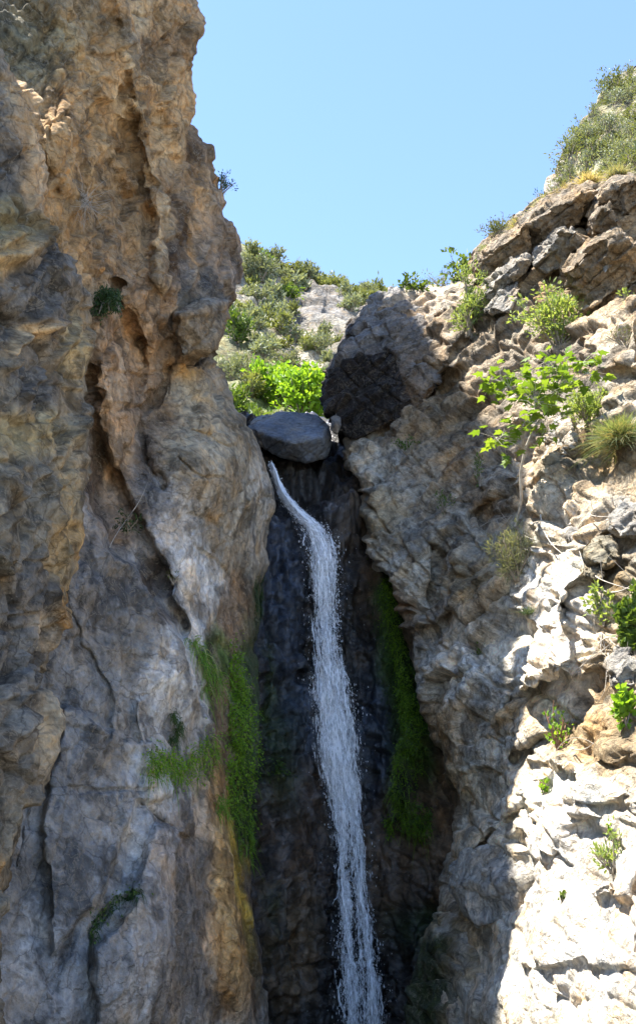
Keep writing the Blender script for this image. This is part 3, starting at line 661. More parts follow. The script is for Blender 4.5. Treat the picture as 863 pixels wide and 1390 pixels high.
cliff_right, gridD = sheet('cliff', rowsD, lambda y: interp(XL_D, y), lambda y: 1120.0, depD, dispD, colD, M_ROCK, 'L', STEP, 20, 0.9, (12, 7.0, 70.0), macroD, ext=520)
tag(cliff_right, 'broken pale rock slope on the sunny side of the gorge, with ledges and shrubs', None, None, 'structure')

# ------------------------------------------------------------------ boulders and slabs from hulls
DG = None
def hull_rock(name, pts, mat, colour, voxel=0.03, smooth=6, disp=None, label=None, cat='boulder', group=None, wetv=0.15):
    import bmesh
    bm = bmesh.new()
    for p in pts: bm.verts.new(tuple(p))
    bmesh.ops.convex_hull(bm, input=bm.verts)
    loose = [v for v in bm.verts if not v.link_faces]
    bmesh.ops.delete(bm, geom=loose, context='VERTS')
    me = bpy.data.meshes.new('tmp'); bm.to_mesh(me); bm.free()
    o = bpy.data.objects.new('tmp', me); COL.objects.link(o)
    md = o.modifiers.new('r', 'REMESH'); md.mode = 'VOXEL'; md.voxel_size = voxel
    dg = bpy.context.evaluated_depsgraph_get(); ev = o.evaluated_get(dg); m2 = ev.to_mesh()
    n = len(m2.vertices); v = np.empty(n * 3, np.float32); m2.vertices.foreach_get('co', v); v = v.reshape(-1, 3).astype(float)
    q = np.array([list(p.vertices) for p in m2.polygons if len(p.vertices) == 4])
    ed = np.array([tuple(e.vertices) for e in m2.edges])
    ev.to_mesh_clear(); bpy.data.objects.remove(o); bpy.data.meshes.remove(me)
    def lap(v, k):
        for _ in range(k):
            s = np.zeros_like(v); c = np.zeros(len(v))
            np.add.at(s, ed[:, 0], v[ed[:, 1]]); np.add.at(s, ed[:, 1], v[ed[:, 0]])
            np.add.at(c, ed[:, 0], 1); np.add.at(c, ed[:, 1], 1)
            v = 0.4 * v + 0.6 * s / c[:, None]
        return v
    v = lap(v, smooth)
    fn = np.cross(v[q[:, 1]] - v[q[:, 0]], v[q[:, 3]] - v[q[:, 0]])
    vn = np.zeros_like(v)
    for k in range(4): np.add.at(vn, q[:, k], fn)
    vn /= np.linalg.norm(vn, axis=1, keepdims=True) + 1e-12
    if disp is not None: v = v + vn * disp(v, vn)[:, None]
    c, w = colour(v, vn)
    org = v.mean(0); org[2] = v[:, 2].min()
    me = mesh_np(name, v - org, q, True, c, w)
    ob = link(name, me, mat); ob.location = org
    return tag(ob, label, cat, group)

def hp(L): return [at(x, y, Y) for x, y, Y in L]
def flatcol(base, alt, seed, wet=0.15, scale=0.6):
    def f(v, n):
        k = sstep(fbm(v, scale, 5, seed), -0.25, 0.3)[:, None]
        return np.array(base) * (1 - k) + np.array(alt) * k, np.full(len(v), wet)
    return f
def rockdisp(a, b, c, seed, size=(0.9, 0.9, 0.6), B=None):
    return lambda v, n: 1.3 * a * joints(v, (-0.62, -0.25, 0.74), 0.55, (0.78, -0.2, 0.58), 1.0, (0.4, 0.85, 0.2), 1.3, seed + 9, big=2.0) + 1.4 * a * aretes(v, size, seed, B, 0.5) + 0.8 * a * aretes(v, np.array(size) * 0.35, seed + 1, B, 0.5) + 0.45 * b * fbm(v, 0.9, 5, seed + 3) + c * fbm(v, 0.22, 4, seed + 4, 0.6)

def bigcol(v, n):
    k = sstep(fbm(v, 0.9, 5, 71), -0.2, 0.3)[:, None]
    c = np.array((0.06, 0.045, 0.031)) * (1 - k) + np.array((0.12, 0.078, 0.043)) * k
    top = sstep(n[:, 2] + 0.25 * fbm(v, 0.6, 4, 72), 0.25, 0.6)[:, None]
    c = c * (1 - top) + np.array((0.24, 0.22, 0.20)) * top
    lo = sstep(-n[:, 0] + 0.3 * fbm(v, 0.8, 4, 73), 0.25, 0.6)[:, None] * (1 - top)  # shade of the left-facing side put into the colour
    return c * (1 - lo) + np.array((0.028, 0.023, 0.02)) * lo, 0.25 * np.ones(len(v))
B1 = basis((0.74, 0.15, 0.66), (0.66, 0.2, -0.74))
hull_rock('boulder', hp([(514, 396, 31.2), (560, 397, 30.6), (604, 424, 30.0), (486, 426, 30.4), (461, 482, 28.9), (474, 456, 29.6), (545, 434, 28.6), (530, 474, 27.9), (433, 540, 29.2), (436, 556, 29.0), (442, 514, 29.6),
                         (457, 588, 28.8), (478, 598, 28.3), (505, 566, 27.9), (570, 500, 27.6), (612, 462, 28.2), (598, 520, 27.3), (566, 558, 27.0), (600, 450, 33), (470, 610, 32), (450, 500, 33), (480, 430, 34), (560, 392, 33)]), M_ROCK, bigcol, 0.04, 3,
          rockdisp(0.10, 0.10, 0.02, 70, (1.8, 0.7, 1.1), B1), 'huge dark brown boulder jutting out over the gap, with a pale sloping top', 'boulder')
hull_rock('boulder', hp([(334, 578, 29.2), (345, 566, 29.6), (376, 558, 30.0), (432, 562, 30.0), (448, 576, 29.4), (452, 600, 29.2), (444, 622, 29.3), (418, 630, 29.0), (380, 622, 28.8), (352, 606, 28.9), (366, 592, 28.3), (436, 594, 28.5), (400, 602, 28.1),
                         (340, 585, 31), (445, 590, 31), (400, 565, 31.4), (390, 620, 31)]), M_BOULDER, flatcol((0.115, 0.13, 0.155), (0.16, 0.175, 0.20), 81, 0.45), 0.03, 9,
          rockdisp(0.02, 0.07, 0.012, 80), 'smooth blue grey boulder wedged in the gap above the waterfall', 'boulder')
hull_rock('stone', hp([(448, 566, 28.4), (456, 561, 28.5), (463, 566, 28.4), (464, 578, 28.3), (458, 590, 28.3), (449, 586, 28.3), (455, 575, 28.1), (456, 575, 28.8)]), M_BOULDER, flatcol((0.16, 0.14, 0.12), (0.2, 0.18, 0.16), 83), 0.02, 3,
          rockdisp(0.01, 0.03, 0.01, 84), 'small stone caught beside the wedged blue grey boulder', 'stone')
def lowcol(v, n):
    k = sstep(fbm(v, 0.5, 5, 86), -0.25, 0.25)[:, None]
    c = np.array((0.34, 0.26, 0.15)) * (1 - k) + np.array((0.50, 0.44, 0.35)) * k
    x0 = at(597, 1250, 20)[0]
    g = sstep(x0 + 0.5 * fbm(v, 0.5, 4, 87) - v[:, 0], -0.25, 0.35)[:, None]
    return c * (1 - g) + np.array((0.035, 0.045, 0.012)) * g, 0.3 + 0.4 * g[:, 0]
hull_rock('boulder', hp([(575, 1256, 20.6), (592, 1236, 20.8), (630, 1226, 20.6), (668, 1230, 20.2), (690, 1256, 19.6), (706, 1290, 19.0), (700, 1410, 18.6), (560, 1410, 20.0), (560, 1300, 20.3), (620, 1290, 19.2), (660, 1300, 18.9), (600, 1250, 22), (680, 1250, 22), (640, 1400, 18.6)]),
          M_ROCK, lowcol, 0.035, 6, rockdisp(0.07, 0.12, 0.02, 88), 'tan boulder with mossy green left side at the foot of the cliff', 'boulder')
hull_rock('boulder', hp([(603, 1204, 19.8), (612, 1176, 20.2), (640, 1152, 19.6), (690, 1146, 19.0), (735, 1150, 18.2), (756, 1172, 17.4), (744, 1204, 17.2), (700, 1252, 17.8), (660, 1258, 18.6), (625, 1240, 19.6), (660, 1195, 18.2), (700, 1190, 17.5), (640, 1170, 22), (740, 1160, 21), (660, 1250, 21)]),
          M_ROCK, flatcol((0.46, 0.42, 0.35), (0.58, 0.54, 0.48), 90), 0.035, 7, rockdisp(0.05, 0.12, 0.02, 91), 'big rounded grey boulder lodged below the knobbly white ledges', 'boulder')

# tilted blocks of the broken upper edge and the rubble: solid pieces sunk into the slope
def block(name, poly, h, shift, back, label, cols, seed, group=None, tilt=(0, 0), cat='rock slab', macro=0.0):
    cx = sum(p[0] for p in poly) / len(poly); cy = sum(p[1] for p in poly) / len(poly); Yc = float(depD(np.array([cx]), np.array([cy]))[0])
    pts = []
    for x, y in poly:
        Yv = 0.5 * Yc + 0.5 * float(depD(np.array([x]), np.array([y]))[0])
        pts.append(at(x, y, Yv - h + tilt[0] * (x - cx) / 50 + tilt[1] * (y - cy) / 50))
        pts.append(at(x + shift[0], y + shift[1], Yv + back))
    return hull_rock(name, pts, M_ROCK, flatcol(cols[0], cols[1], seed, 0.1, 0.5), 0.03, 1, rockdisp(0.075, 0.05, 0.02, seed, (0.9, 0.4, 0.5), B1), label, cat, group)
CB = ((0.25, 0.195, 0.13), (0.33, 0.27, 0.20)); CG = ((0.30, 0.27, 0.23), (0.38, 0.345, 0.29))
block('rock_slab', [(650, 372), (656, 352), (694, 327), (718, 303), (720, 330), (716, 352), (662, 380)], 0.55, (-16, -12), 1.2, 'long brown slab at the left of the broken upper ledges', CB, 601, tilt=(0, 1.3))
block('rock_slab', [(712, 308), (742, 286), (783, 263), (812, 258), (796, 285), (780, 308), (746, 322), (718, 342)], 0.6, (-14, -14), 1.4, 'big overhanging brown slab at the top of the sunny cliff left of the dark crack', CB, 602, tilt=(0, 1.3))
block('rock_slab', [(723, 364), (736, 342), (762, 314), (780, 314), (794, 328), (766, 361), (742, 374)], 0.75, (-12, -7), 1.0, 'tilted lens shaped slab standing free in the middle of the ledges', CG, 603, tilt=(0.1, 1.2))
block('rock_slab', [(655, 403), (674, 380), (698, 354), (718, 352), (722, 361), (700, 381), (668, 409)], 0.75, (-10, -7), 1.0, 'narrow tilted slab pointing down left above the light green shrub', CG, 604, tilt=(0.1, 1.2))
block('rock_slab', [(806, 285), (813, 270), (832, 251), (855, 243), (872, 246), (870, 282), (848, 306), (828, 284)], 0.7, (-8, -12), 1.5, 'upright brown block right of the dark crack at the top', CB, 605, tilt=(0, 1.2))
block('rock_slab', [(814, 281), (827, 284), (845, 309), (822, 320), (802, 322), (804, 298)], 0.95, (-8, -8), 1.2, 'smaller block wedged under the upright brown block', CB, 606, tilt=(0, 1.2))
block('rock_slab', [(768, 370), (798, 332), (843, 314), (870, 340), (870, 378), (832, 410), (810, 416), (784, 398)], 0.5, (-12, -8), 1.2, 'broad flat tan rock face below the upright block at the right', ((0.27, 0.2, 0.125), (0.35, 0.28, 0.2)), 607, tilt=(0, 1.0))
block('rock_slab', [(686, 398), (703, 384), (706, 392), (700, 408), (691, 422), (662, 426)], 0.6, (-10, -6), 0.9, 'pointed slab with a pale tip under the narrow tilted slab', CG, 608)
block('rock_slab', [(812, 336), (824, 316), (842, 310), (846, 330), (838, 350), (820, 372), (812, 360)], 0.85, (-8, -8), 1.0, 'small bright angular block in front of the broad tan face', CG, 609)
block('rock_slab', [(752, 598), (758, 572), (772, 560), (779, 578), (776, 606), (752, 640), (744, 632), (748, 612)], 0.7, (-8, -8), 1.0, 'bright upright slab below the soft grey green bush', ((0.44, 0.39, 0.32), (0.52, 0.47, 0.4)), 610)
block('rock', [(800, 754), (814, 736), (832, 738), (840, 756), (822, 766), (806, 764)], 0.55, (-6, -8), 0.8, 'brown faced stone at the upper right of the white slab', ((0.24, 0.2, 0.13), (0.32, 0.28, 0.2)), 611, cat='rock')
block('rock', [(784, 780), (800, 768), (818, 771), (822, 784), (804, 790)], 0.5, (-6, -8), 0.8, 'flat brown stone just below the brown faced stone', ((0.24, 0.2, 0.13), (0.32, 0.28, 0.2)), 612, cat='rock')
block('rock', [(766, 735), (776, 722), (792, 726), (796, 738), (782, 744)], 0.5, (-5, -7), 0.8, 'grey stone on the upper edge of the white slab', CG, 613, cat='rock')
block('rock', [(826, 700), (846, 684), (868, 690), (868, 724), (842, 730), (828, 720)], 0.55, (-6, -8), 0.9, 'blocky grey rock among the dead sticks at the right edge', CG, 614, cat='rock')
block('rock', [(828, 905), (842, 886), (858, 890), (862, 930), (846, 938), (830, 925)], 0.55, (-6, -8), 0.9, 'pale upright rock under the leafy climber', CG, 615, cat='rock')

# ------------------------------------------------------------------ hills
def hill(name, rows, xl, xr, depth, disp, colour, side, step, wrap):
    return sheet(name, rows, xl, xr, depth, disp, colour, M_HILL, side, step, 8, 1.0, wrap)
HS = [(150, 240), (250, 300), (300, 326), (345, 344), (380, 352), (420, 368), (450, 377), (480, 386), (520, 394), (560, 398), (620, 402), (760, 380)]
depH = TPS([(150, 235, 92), (320, 330, 88), (400, 366, 90), (480, 388, 94), (560, 398, 98), (760, 380, 98), (150, 420, 66), (320, 420, 68), (400, 440, 70), (480, 430, 76), (560, 440, 80), (150, 520, 52), (320, 500, 52), (400, 510, 52), (560, 520, 56), (760, 500, 60), (150, 640, 40), (400, 600, 40), (560, 640, 38), (760, 640, 40)])
def sheet_cols(name, xs, top, bot, nrow, depth, disp, colour, mat):
    """hill grid: columns of constant px from the skyline down, with the far side behind the crest"""
    xs = np.asarray(xs, float)
    t = np.array([top(x) for x in xs]); v = np.linspace(0, 1, nrow)
    PX = np.repeat(xs[None], nrow, 0); PY = t[None] + (bot - t[None]) * v[:, None]
    Y = depth(PX, PY)
    G = at(PX, PY, Y)
    k = np.linspace(1, 0, 12, endpoint=False)[:, None, None]
    back = G[:1] + np.array([0, 30.0, -6.0]) * k
    G = np.concatenate([back, G], 0)
    PX = np.concatenate([np.repeat(PX[:1], 12, 0), PX], 0); PY = np.concatenate([np.repeat(PY[:1], 12, 0), PY], 0)
    du = np.gradient(G, axis=1); dv = np.gradient(G, axis=0)
    n = np.cross(dv, du); n /= np.linalg.norm(n, axis=-1, keepdims=True) + 1e-9
    P = G.reshape(-1, 3); dd = disp(PX.ravel(), PY.ravel(), P).reshape(PX.shape).astype(float)
    for _ in range(2):
        dd[1:-1] = (dd[:-2] + 2 * dd[1:-1] + dd[2:]) / 4; dd[:, 1:-1] = (dd[:, :-2] + 2 * dd[:, 1:-1] + dd[:, 2:]) / 4
    P2 = P + n.reshape(-1, 3) * dd.ravel()[:, None]
    col, wet = colour(PX.ravel(), PY.ravel(), P2)
    idx = np.arange(PX.size).reshape(PX.shape)
    q = np.stack([idx[:-1, :-1], idx[1:, :-1], idx[1:, 1:], idx[:-1, 1:]], -1).reshape(-1, 4)
    me = mesh_np(name, P2, q, True, col, wet)
    return link(name, me, mat), (PX.ravel(), PY.ravel(), P2)
def dispH(px, py, P):
    return 0.55 * facets(P, (4, 6, 3), 101, None, 0.3, 1, .5, .1) + 0.28 * facets(P, (1.5, 2.5, 1.2), 102, None, .4, 1, .5, .2) + 0.9 * fbm(P, 6, 7, 103, 0.55)
def colH(px, py, P):
    c = paint(px, py, P, (0.19, 0.175, 0.14), [(400, 400, 60, 30, (0.20, 0.18, 0.155), 1), (430, 420, 40, 30, (0.17, 0.155, 0.14), 1.2), (360, 380, 50, 30, (0.22, 0.2, 0.16), 1), (330, 500, 50, 50, (0.24, 0.23, 0.12), 1.5), (420, 470, 60, 30, (0.30, 0.27, 0.2), 1), (400, 350, 90, 18, (0.2, 0.2, 0.11), 1.3), (400, 560, 100, 40, (0.14, 0.17, 0.06), 1.6), (520, 395, 40, 14, (0.26, 0.22, 0.14), 1.0)], 105, 14, 4)
    return c, 0 * px
hillside, gridH = sheet_cols('hills', np.arange(150, 760, 1.5), lambda x: interp(HS, x), 640, 260, depH, dispH, colH, M_HILL)
tag(hillside, 'rocky sunlit hillside far behind the gap', None, None, 'structure')
GS = [(690, 360), (712, 320), (722, 285), (735, 262), (742, 240), (750, 228), (768, 206), (785, 178), (800, 150), (815, 128), (835, 106), (863, 82), (900, 56), (960, 20), (1080, -40)]
depG = TPS([(700, 350, 36), (730, 270, 36), (770, 205, 38), (815, 128, 42), (863, 82, 44), (1080, -40, 46), (720, 400, 30), (800, 300, 31), (863, 240, 30), (863, 170, 36), (1080, 200, 28), (1080, 60, 36), (800, 420, 28), (1080, 400, 24)])
def dispG(px, py, P):
    return 0.3 * facets(P, (2, 3, 2), 111, None, 0.3, 1, .5, .1) + 0.14 * facets(P, (.8, 1.2, .7), 112, None, .4, 1, .5, .2) + 0.5 * fbm(P, 3, 7, 113, 0.55)
def colG(px, py, P):
    c = paint(px, py, P, (0.34, 0.30, 0.25), [(740, 260, 30, 40, (0.36, 0.3, 0.24), 1), (830, 240, 60, 16, (0.40, 0.37, 0.22), 1.4), (830, 170, 60, 50, (0.24, 0.22, 0.13), 1.4), (795, 165, 14, 30, (0.36, 0.29, 0.22), 1)], 115, 8, 2)
    return c, 0 * px
hillright, gridG = sheet_cols('hills', np.arange(688, 1080, 1.5), lambda x: interp(GS, x), 420, 240, depG, dispG, colG, M_HILL)
tag(hillright, 'steep brushy hillside rising above the sunny cliff', None, None, 'structure')

# ------------------------------------------------------------------ ground, pool
def box_sheet(name, x0, x1, y0, y1, z, nx, ny, fn, mat):
    X, Yy = np.meshgrid(np.linspace(x0, x1, nx), np.linspace(y0, y1, ny))
    P = np.stack([X.ravel(), Yy.ravel(), np.full(X.size, z)], -1)
    P[:, 2] += fn(P)
    i = np.arange(X.size).reshape(X.shape)
    q = np.stack([i[:-1, :-1], i[:-1, 1:], i[1:, 1:], i[1:, :-1]], -1).reshape(-1, 4)
    c = np.repeat(np.array([[0.25, 0.23, 0.2]]), len(P), 0)
    return link(name, mesh_np(name, P, q, True, c, np.zeros(len(P))), mat)
g = box_sheet('ground', -400, 400, -400, 400, -2.2, 120, 120, lambda P: 0.0 * P[:, 0], M_ROCK); tag(g, kind='structure')

def water_material():
    N = NT('pool_water')
    tc = N.n('TexCoord').outputs['Object']
    nz = N.n('TexNoise', Scale=2.2, Detail=4.0); N.l(tc, nz.inputs['Vector'])
    bs = N.n('BsdfPrincipled', Roughness=0.06); bs.inputs['Base Color'].default_value = (0.012, 0.016, 0.012, 1); bs.inputs['IOR'].default_value = 1.33
    bp = N.n('Bump', Strength=0.5); bp.inputs['Distance'].default_value = 0.12; N.l(nz.outputs['Fac'], bp.inputs['Height']); N.l(bp.outputs[0], bs.inputs['Normal'])
    N.l(bs.outputs[0], N.out.inputs['Surface']); return N.m
pool = box_sheet('water', -14, 14, 7, 27, -1.5, 140, 100, lambda P: 0.012 * fbm(P, 0.5, 3, 121), water_material()); tag(pool, 'dark plunge pool at the foot of the waterfall', None, None, 'structure')

# ------------------------------------------------------------------ light
AZ = np.array([-1.0, -0.08]); AZ /= np.linalg.norm(AZ)          # towards the sun, in plan
ELEV = R(70.5)
SUN = np.array([AZ[0] * math.cos(ELEV), AZ[1] * math.cos(ELEV), math.sin(ELEV)])
sl = bpy.data.lights.new('sun', 'SUN'); sl.energy = 5.0; sl.angle = R(0.53); sl.color = (1.0, 0.95, 0.87)
so = bpy.data.objects.new('sun', sl); COL.objects.link(so); so.location = (0, 0, 60)
so.rotation_euler = Vector(SUN).to_track_quat('Z', 'Y').to_euler()
w = bpy.data.worlds.new('World'); SC.world = w; w.use_nodes = True
nt = w.node_tree; bg = nt.nodes['Background']
sky = nt.nodes.new('ShaderNodeTexSky'); sky.sky_type = 'NISHITA'; sky.sun_disc = False
sky.sun_elevation = ELEV; sky.sun_rotation = math.atan2(SUN[0], SUN[1]); sky.altitude = 3400; sky.air_density = 1.0; sky.dust_density = 0.7; sky.ozone_density = 2.0
nt.links.new(sky.outputs[0], bg.inputs[0]); bg.inputs[1].default_value = 0.15

# ------------------------------------------------------------------ top of the left cliff, outside the frame, whose crest throws the shade
def surf(px, py, grid):
    fx, fy, P = grid
    i = np.argmin((fx - px) ** 2 + (fy - py) ** 2); return P[i]
SHADE = [(500, 396), (548, 404), (577, 450), (612, 500), (652, 556), (682, 600), (712, 640), (728, 700), (745, 742), (734, 790), (716, 845), (700, 885), (676, 930), (682, 1010), (696, 1090), (700, 1170), (704, 1240), (690, 1290), (672, 1400)]
crest = []
for i, (a, b) in enumerate(SHADE):
    p = surf(a, b, gridD)
    xc = -4.6 - 1.8 * i / (len(SHADE) - 1)
    t = (p[0] - xc) / -SUN[0]
    crest.append(p + SUN * t)
crest = np.array(crest)
o_ = np.argsort(-crest[:, 1], kind='stable'); crest = crest[o_]
tt = np.linspace(0, 1, 260); src = np.linspace(0, 1, len(crest))
cr = np.stack([np.interp(tt, src, crest[:, k]) for k in range(3)], -1)
pro = [(0.9, None, 11.0), (0.5, None, 15.0), (0.25, -2.0, None), (0, 0, None), (-1.2, -0.4, None), (-3.5, -2.0, None), (-9.0, -9.0, None), (-16.0, None, -0.5)]
rings = []
for dx, dz, za in pro:
    q = cr.copy(); q[:, 0] += dx
    q[:, 2] = np.minimum(za, cr[:, 2] - 1.0) if za is not None else cr[:, 2] + dz
    rings.append(q)
rings = np.array(rings)
fi = np.linspace(0, len(pro) - 1, 60); i0 = np.clip(fi.astype(int), 0, len(pro) - 2); ff = (fi - i0)[:, None, None]
top = rings[i0] * (1 - ff) + rings[i0 + 1] * ff
shp = top.shape[:2]; P = top.reshape(-1, 3)
P = P + np.stack([0.35 * fbm(P, 1.2, 4, 131), 0.3 * fbm(P, 1.2, 4, 132), 0.25 * fbm(P, 0.9, 5, 133)], -1)
ix = np.arange(len(P)).reshape(shp); q = np.stack([ix[:-1, :-1], ix[1:, :-1], ix[1:, 1:], ix[:-1, 1:]], -1).reshape(-1, 4)
ct = link('cliff_top', mesh_np('cliff_top', P, q, True, np.repeat([[0.3, 0.22, 0.14]], len(P), 0), np.zeros(len(P))), M_LEFT)
tag(ct, 'brown crest of the shaded cliff above the top of the picture', None, None, 'structure')

# ------------------------------------------------------------------ camera
cam = bpy.data.cameras.new('camera'); cam.sensor_fit = 'VERTICAL'; cam.sensor_height = 36.0; cam.lens = FPX / 1390 * 36.0
cam.clip_end = 2000; cam.clip_start = 0.1
co = bpy.data.objects.new('camera', cam); COL.objects.link(co); co.location = CAM.tolist(); co.rotation_euler = (R(90) + PITCH, 0, 0)
SC.camera = co
SC.view_settings.view_transform = 'Standard'; SC.view_settings.look = 'None'; SC.view_settings.gamma = 1.0
SC.view_settings.exposure = 1.95
SC.cycles.max_bounces = 8; SC.cycles.diffuse_bounces = 4; SC.cycles.transparent_max_bounces = 12

# ------------------------------------------------------------------ plants
class Leaves:
    def __init__(self): self.v = []; self.f3 = []; self.f4 = []; self.n = 0
    def add(self, v, f):
        f = np.asarray(f) + self.n
        (self.f3 if f.shape[1] == 3 else self.f4).append(f); self.v.append(v); self.n += len(v)
    def mesh(self, name, smooth=False):
        fs = [np.concatenate(x) for x in (self.f3, self.f4) if x]
        return mesh_np(name, np.concatenate(self.v), fs, smooth)

def unit(a): return a / (np.linalg.norm(a, axis=-1, keepdims=True) + 1e-9)

def leaf_quads(L, C, D, rng, length, width, spread=1.0):
    """one folded leaf at each point C pointing roughly along D"""
    n = len(C)
    D = unit(D + spread * rng.normal(0, 0.5, (n, 3)))
    S = unit(np.cross(D, rng.normal(0, 1, (n, 3)) + np.array([0, 0, 1.2])))
    N = np.cross(S, D)
    l = (length * rng.uniform(0.6, 1.25, n))[:, None]; w = (width * rng.uniform(0.7, 1.2, n))[:, None]
    a = C; b = C + D * l * 0.45 + S * w * 0.5 + N * w * 0.15; c = C + D * l - N * l * 0.12; d = C + D * l * 0.45 - S * w * 0.5 + N * w * 0.15
    v = np.stack([a, b, c, d], 1).reshape(-1, 3); i = np.arange(n)[:, None] * 4
    L.add(v, np.concatenate([i + np.array([[0, 1, 2]]), i + np.array([[0, 2, 3]])]))

def palmate(L, C, D, rng, size):
    """five lobed leaves, nearly flat, tips drooping"""
    prof = np.array([(0, 0), (.22, -.22), (.62, -.12), (.40, .12), (.72, .42), (.34, .44), (.0, 1.0), (-.34, .44), (-.72, .42), (-.40, .12), (-.62, -.12), (-.22, -.22)])
    for p, dr in zip(C, D):
        dr = unit(np.array(dr)); nrm = unit(np.array([0, 0, 1.0]) + rng.normal(0, 0.38, 3)); s = unit(np.cross(dr, nrm)); dr = np.cross(nrm, s)
        k = size * rng.uniform(0.65, 1.2)
        v = p + k * (prof[:, :1] * s + prof[:, 1:] * dr) - nrm * k * 0.35 * (prof ** 2).sum(1, keepdims=True) * 0.5
        L.add(v, np.array([(0, j, j % 11 + 1) for j in range(1, 12)]))

def tube(L, pts, r0, r1, k=5):
    pts = np.asarray(pts, float); n = len(pts)
    T = unit(np.gradient(pts, axis=0)); u = unit(np.cross(T, np.array([0.31, 0.83, 0.46]))); w = np.cross(T, u)
    a = np.linspace(0, 2 * math.pi, k, endpoint=False); r = np.linspace(r0, r1, n)[:, None, None]
    v = pts[:, None] + r * (np.cos(a)[None, :, None] * u[:, None] + np.sin(a)[None, :, None] * w[:, None])
    i = np.arange(n * k).reshape(n, k); j = np.roll(i, -1, 1)
    L.add(v.reshape(-1, 3), np.stack([i[:-1], j[:-1], j[1:], i[1:]], -1).reshape(-1, 4))

def curve(p0, p1, rng, sag=0.12, n=7, lift=0.0):
    t = np.linspace(0, 1, n)[:, None]; p0 = np.array(p0, float); p1 = np.array(p1, float)
    m = (p0 + p1) / 2 + rng.normal(0, sag, 3) * np.linalg.norm(p1 - p0) + np.array([0, 0, lift])
    return (1 - t) ** 2 * p0 + 2 * t * (1 - t) * m + t * t * p1

M_STEM = plain('woody_stem', (0.22, 0.18, 0.13), 0.85)
M_DEAD = plain('dry_bleached_wood', (0.40, 0.36, 0.30), 0.9, 0.2)
M_RED = plain('reddish_stem', (0.22, 0.11, 0.06), 0.8)
LEAF = {'sage': leaf_material('sage_leaf', (0.14, 0.17, 0.10), (0.22, 0.25, 0.16), 0.3), 'green': leaf_material('green_leaf', (0.06, 0.11, 0.02), (0.11, 0.17, 0.03), 0.4),
        'bright': leaf_material('bright_leaf', (0.13, 0.26, 0.02), (0.22, 0.36, 0.04), 0.5), 'maple': leaf_material('maple_leaf', (0.09, 0.17, 0.02), (0.20, 0.30, 0.04), 0.45), 'pale': leaf_material('pale_leaf', (0.20, 0.28, 0.08), (0.28, 0.36, 0.12), 0.45),
        'dark': leaf_material('dark_leaf', (0.025, 0.055, 0.012), (0.05, 0.09, 0.02), 0.3), 'grass': leaf_material('grass_blade', (0.08, 0.19, 0.012), (0.17, 0.31, 0.03), 0.4), 'straw': leaf_material('straw_blade', (0.30, 0.25, 0.13), (0.42, 0.36, 0.2), 0.4),
        'wiry': leaf_material('wiry_blade', (0.20, 0.23, 0.12), (0.32, 0.32, 0.2), 0.35), 'olive': leaf_material('olive_leaf', (0.10, 0.13, 0.045), (0.17, 0.19, 0.07), 0.35), 'spiky': leaf_material('spiky_blade', (0.14, 0.20, 0.08), (0.24, 0.29, 0.14), 0.4)}

def bush(loc, w, h, kind, label, seed, cat='shrub', group=None, name='shrub', leaves=700, ll=0.09, lw=0.04, nb=12, out=0.0, stem=None, droop=0.0, depth=None, lean=(0, 0, 0), clump=0.13):
    """woody plant with its base at loc: stems fanning out, leaves in clumps along their outer halves"""
    rng = np.random.default_rng(seed)
    e = empty(name, tuple(loc), label, cat, group)
    L, S = Leaves(), Leaves()
    dpt = depth or w * 0.8
    C, D = [], []
    per = max(3, leaves // (nb * 4))
    for i in range(nb):
        th = rng.uniform(0, 2 * math.pi); rr = math.sqrt(rng.uniform(0.02, 1))
        tip = np.array([math.cos(th) * rr * w / 2, math.sin(th) * rr * dpt / 2 - out * w * 0.3, h * (1 - 0.55 * rr * rr) * rng.uniform(0.75, 1.05)]) + np.array(lean) * h
        b = curve((rng.normal(0, .03 * w), rng.normal(0, .03 * w), -0.05), tip, rng, 0.08, 8, 0.08 * h)
        b[:, 2] -= droop * h * np.linspace(0, 1, 8) ** 2
        tube(S, b, 0.012 + 0.012 * h, 0.004, 5)
        for k in range(4):
            t = rng.uniform(0.35, 1.0); q = b[int(t * 7)]
            tw = q + rng.normal(0, clump * 0.9, 3) * np.array([w, dpt, h]) * 0.8 + np.array([0, 0, 0.04 * h])
            tb = curve(q, tw, rng, 0.1, 4); tube(S, tb, 0.006, 0.002, 4)
            m = max(2, int(per * rng.uniform(0.5, 1.6)))
            c = tw + rng.normal(0, 1, (m, 3)) * clump * 0.5 * np.array([w, dpt, h])
            C.append(c); D.append(c - q + np.array([0, 0, 0.15 * h - droop * h]))
    C = np.concatenate(C); D = np.concatenate(D)
    C[:, 2] = np.maximum(C[:, 2], 0.02 * h - (h if droop else 0))
    leaf_quads(L, C, unit(D), rng, ll, lw)
    link('foliage', L.mesh('foliage'), LEAF[kind], e)
    link('stem', S.mesh('stem', True), stem or M_STEM, e)
    return e

def blades(L, base, dirs, rng, length, width, droop, seg=4):
    n = len(base)
    l = length * rng.uniform(0.55, 1.2, n); D = unit(dirs)
    S = unit(np.cross(D, rng.normal(0, 1, (n, 3))))
    t = np.linspace(0, 1, seg + 1)
    P = base[:, None] + D[:, None] * (t[None, :, None] * l[:, None, None]); P[..., 2] -= droop * l[:, None] * t[None] ** 2
    wd = width * (1 - t ** 1.5 * 0.92)
    a = P + S[:, None] * wd[None, :, None] / 2; b = P - S[:, None] * wd[None, :, None] / 2
    v = np.stack([a, b], 2).reshape(-1, 3)
    i = np.arange(n)[:, None, None] * (2 * (seg + 1)) + np.arange(seg)[None, :, None] * 2
    L.add(v, (i + np.array([0, 1, 3, 2])).reshape(-1, 4))

